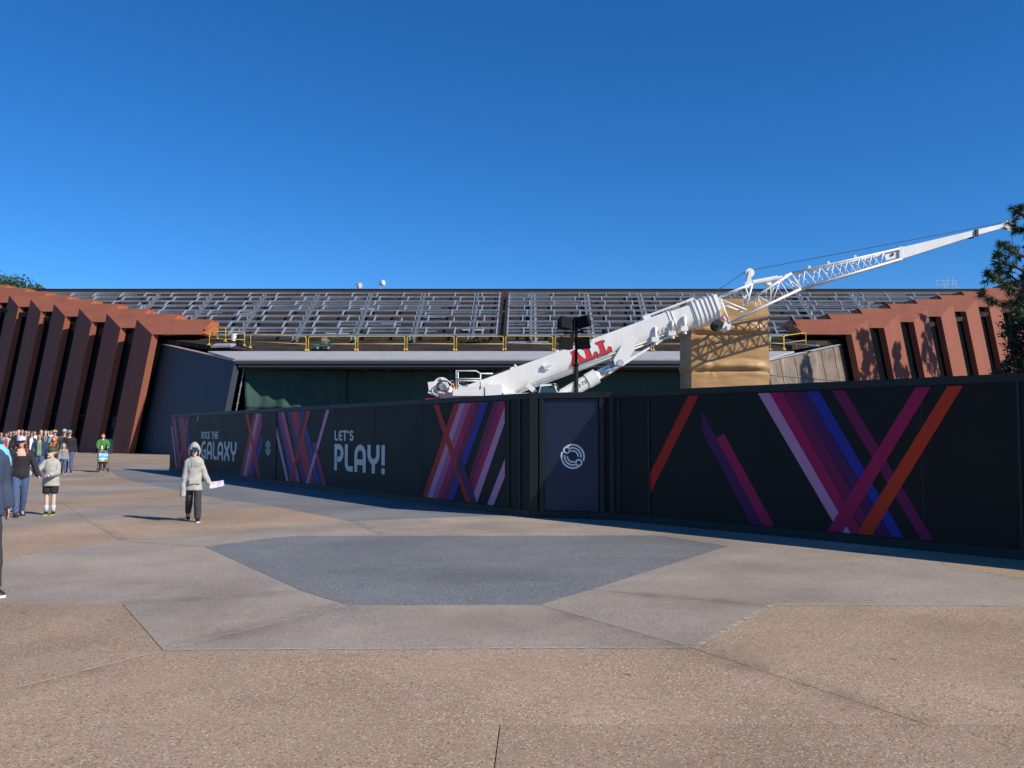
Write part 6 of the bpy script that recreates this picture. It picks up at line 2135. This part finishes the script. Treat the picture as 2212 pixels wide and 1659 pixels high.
# stroller
sp = ground(222, 1020.5)
t = thing('stroller', 'stroller with a sky-blue printed bag, pushed by the woman in green', 'stroller', (sp.x, sp.y, .011), math.atan2(-sp.x, sp.y), world=False)
M_FR = mat('stroller_frame', (.10, .10, .11), .4, metal=.5)
for sd in (-1, 1):
    mb = MB(); mb.tube([(sd * .20, -.22, .10), (sd * .20, .10, .52), (sd * .20, .42, .98), (sd * .20, .50, 1.02)], .013, 8); mb.tube([(sd * .20, .30, .10), (sd * .20, -.05, .52), (sd * .20, -.15, .72)], .012, 8); mb.build('frame', M_FR, t, True)
    mb = MB(); mb.tube([(sd * .20, .44, .985), (sd * .20, .54, 1.04)], .02, 8); mb.build('grip', RUB, t, True)
    for y in (-.22, .30):
        for dx in (-.028, .028):
            mb = MB(); mb.tube([(sd * .2 + dx - .012, y, .075), (sd * .2 + dx + .012, y, .075)], .075, 16); mb.tube([(sd * .2 + dx - .014, y, .075), (sd * .2 + dx + .014, y, .075)], .035, 10, mi=1); mb.build('wheel', [RUB, M_FLASH], t)
mb = MB(); mb.tube([(-.2, -.22, .12), (.2, -.22, .12)], .012, 6); mb.tube([(-.2, .30, .12), (.2, .30, .12)], .012, 6); mb.tube([(-.2, .1, .52), (.2, .1, .52)], .012, 6); mb.build('crossbar', M_FR, t)
mb = MB(); mb.hexa([(-.18, -.22, .34), (.18, -.22, .34), (.18, -.18, .40), (-.18, -.18, .40)], [(-.18, .12, .36), (.18, .12, .36), (.18, .10, .42), (-.18, .10, .42)]); mb.hexa([(-.18, .10, .38), (.18, .10, .38), (.18, .15, .38), (-.18, .15, .38)], [(-.18, .30, .86), (.18, .30, .86), (.18, .34, .86), (-.18, .34, .86)]); mb.build('seat', cl('seat_maroon', (.16, .02, .03)), t)
M_BAG = bpy.data.materials.new('sky_print'); M_BAG.use_nodes = True
nt = M_BAG.node_tree; tcn = nt.nodes.new('ShaderNodeTexCoord'); sx_ = nt.nodes.new('ShaderNodeSeparateXYZ'); nz_ = nt.nodes.new('ShaderNodeTexNoise'); nz_.inputs['Scale'].default_value = 9
nt.links.new(tcn.outputs['Object'], sx_.inputs[0]); nt.links.new(tcn.outputs['Object'], nz_.inputs['Vector'])
ad = nt.nodes.new('ShaderNodeMath'); ad.operation = 'MULTIPLY_ADD'; ad.inputs[1].default_value = .28; nt.links.new(nz_.outputs['Fac'], ad.inputs[0]); nt.links.new(sx_.outputs['Z'], ad.inputs[2])
rmp = nt.nodes.new('ShaderNodeValToRGB'); rmp.color_ramp.interpolation = 'CONSTANT'; e = rmp.color_ramp.elements
e[0].position = 0; e[0].color = (.45, .06, .05, 1); e[1].position = .60; e[1].color = (.10, .32, .08, 1)
for ps, cc in ((.66, (.70, .68, .62, 1)), (.71, (.10, .42, .75, 1)), (.84, (.55, .70, .80, 1)), (.90, (.14, .48, .80, 1))):
    q = e.new(ps); q.color = cc
nt.links.new(ad.outputs[0], rmp.inputs['Fac']); nt.links.new(rmp.outputs['Color'], nt.nodes['Principled BSDF'].inputs['Base Color'])
mb = MB(); mb.loft([[Vector((x, y, z)) for x, y in ((-.17, -.30), (.17, -.30), (.19, -.20), (-.19, -.20))] for z in (.44, .60, .80)]); mb.build('bag', M_BAG, t)
mb = MB(); mb.tube([(-.1, -.25, .80), (-.08, -.25, .90), (.08, -.25, .90), (.1, -.25, .80)], .008, 6); mb.build('bag_strap', C_WHT, t)
mb = MB(); mb.tube([(-.06, .40, .95), (-.06, .40, 1.06), (-.06, .40, 1.10)], [.035, .04, .02], 12); mb.build('cup', C_WHT, t)

# litter bin by the frames
bpx = ground(231, 980.5)
t = thing('litter_bin', 'dark blue litter bin standing between the terracotta frames', 'bin', (bpx.x, bpx.y, 0), world=False)
M_BIN = mat('bin_blue', (.02, .05, .08), .5)
mb = MB(); mb.box((0, 0, .45), (.62, .62, .9)); mb.box((0, 0, .03), (.56, .56, .06)); mb.build('body', M_BIN, t)
mb = MB(); mb.box((0, 0, 1.0), (.66, .66, .18)); mb.box((0, 0, 1.12), (.5, .5, .07)); mb.build('lid', M_BIN, t)
mb = MB(); mb.box((0, -.335, .99), (.36, .02, .11)); mb.build('flap', RUB, t)

for o in bpy.data.objects:
    if '_o' in o: del o['_o']
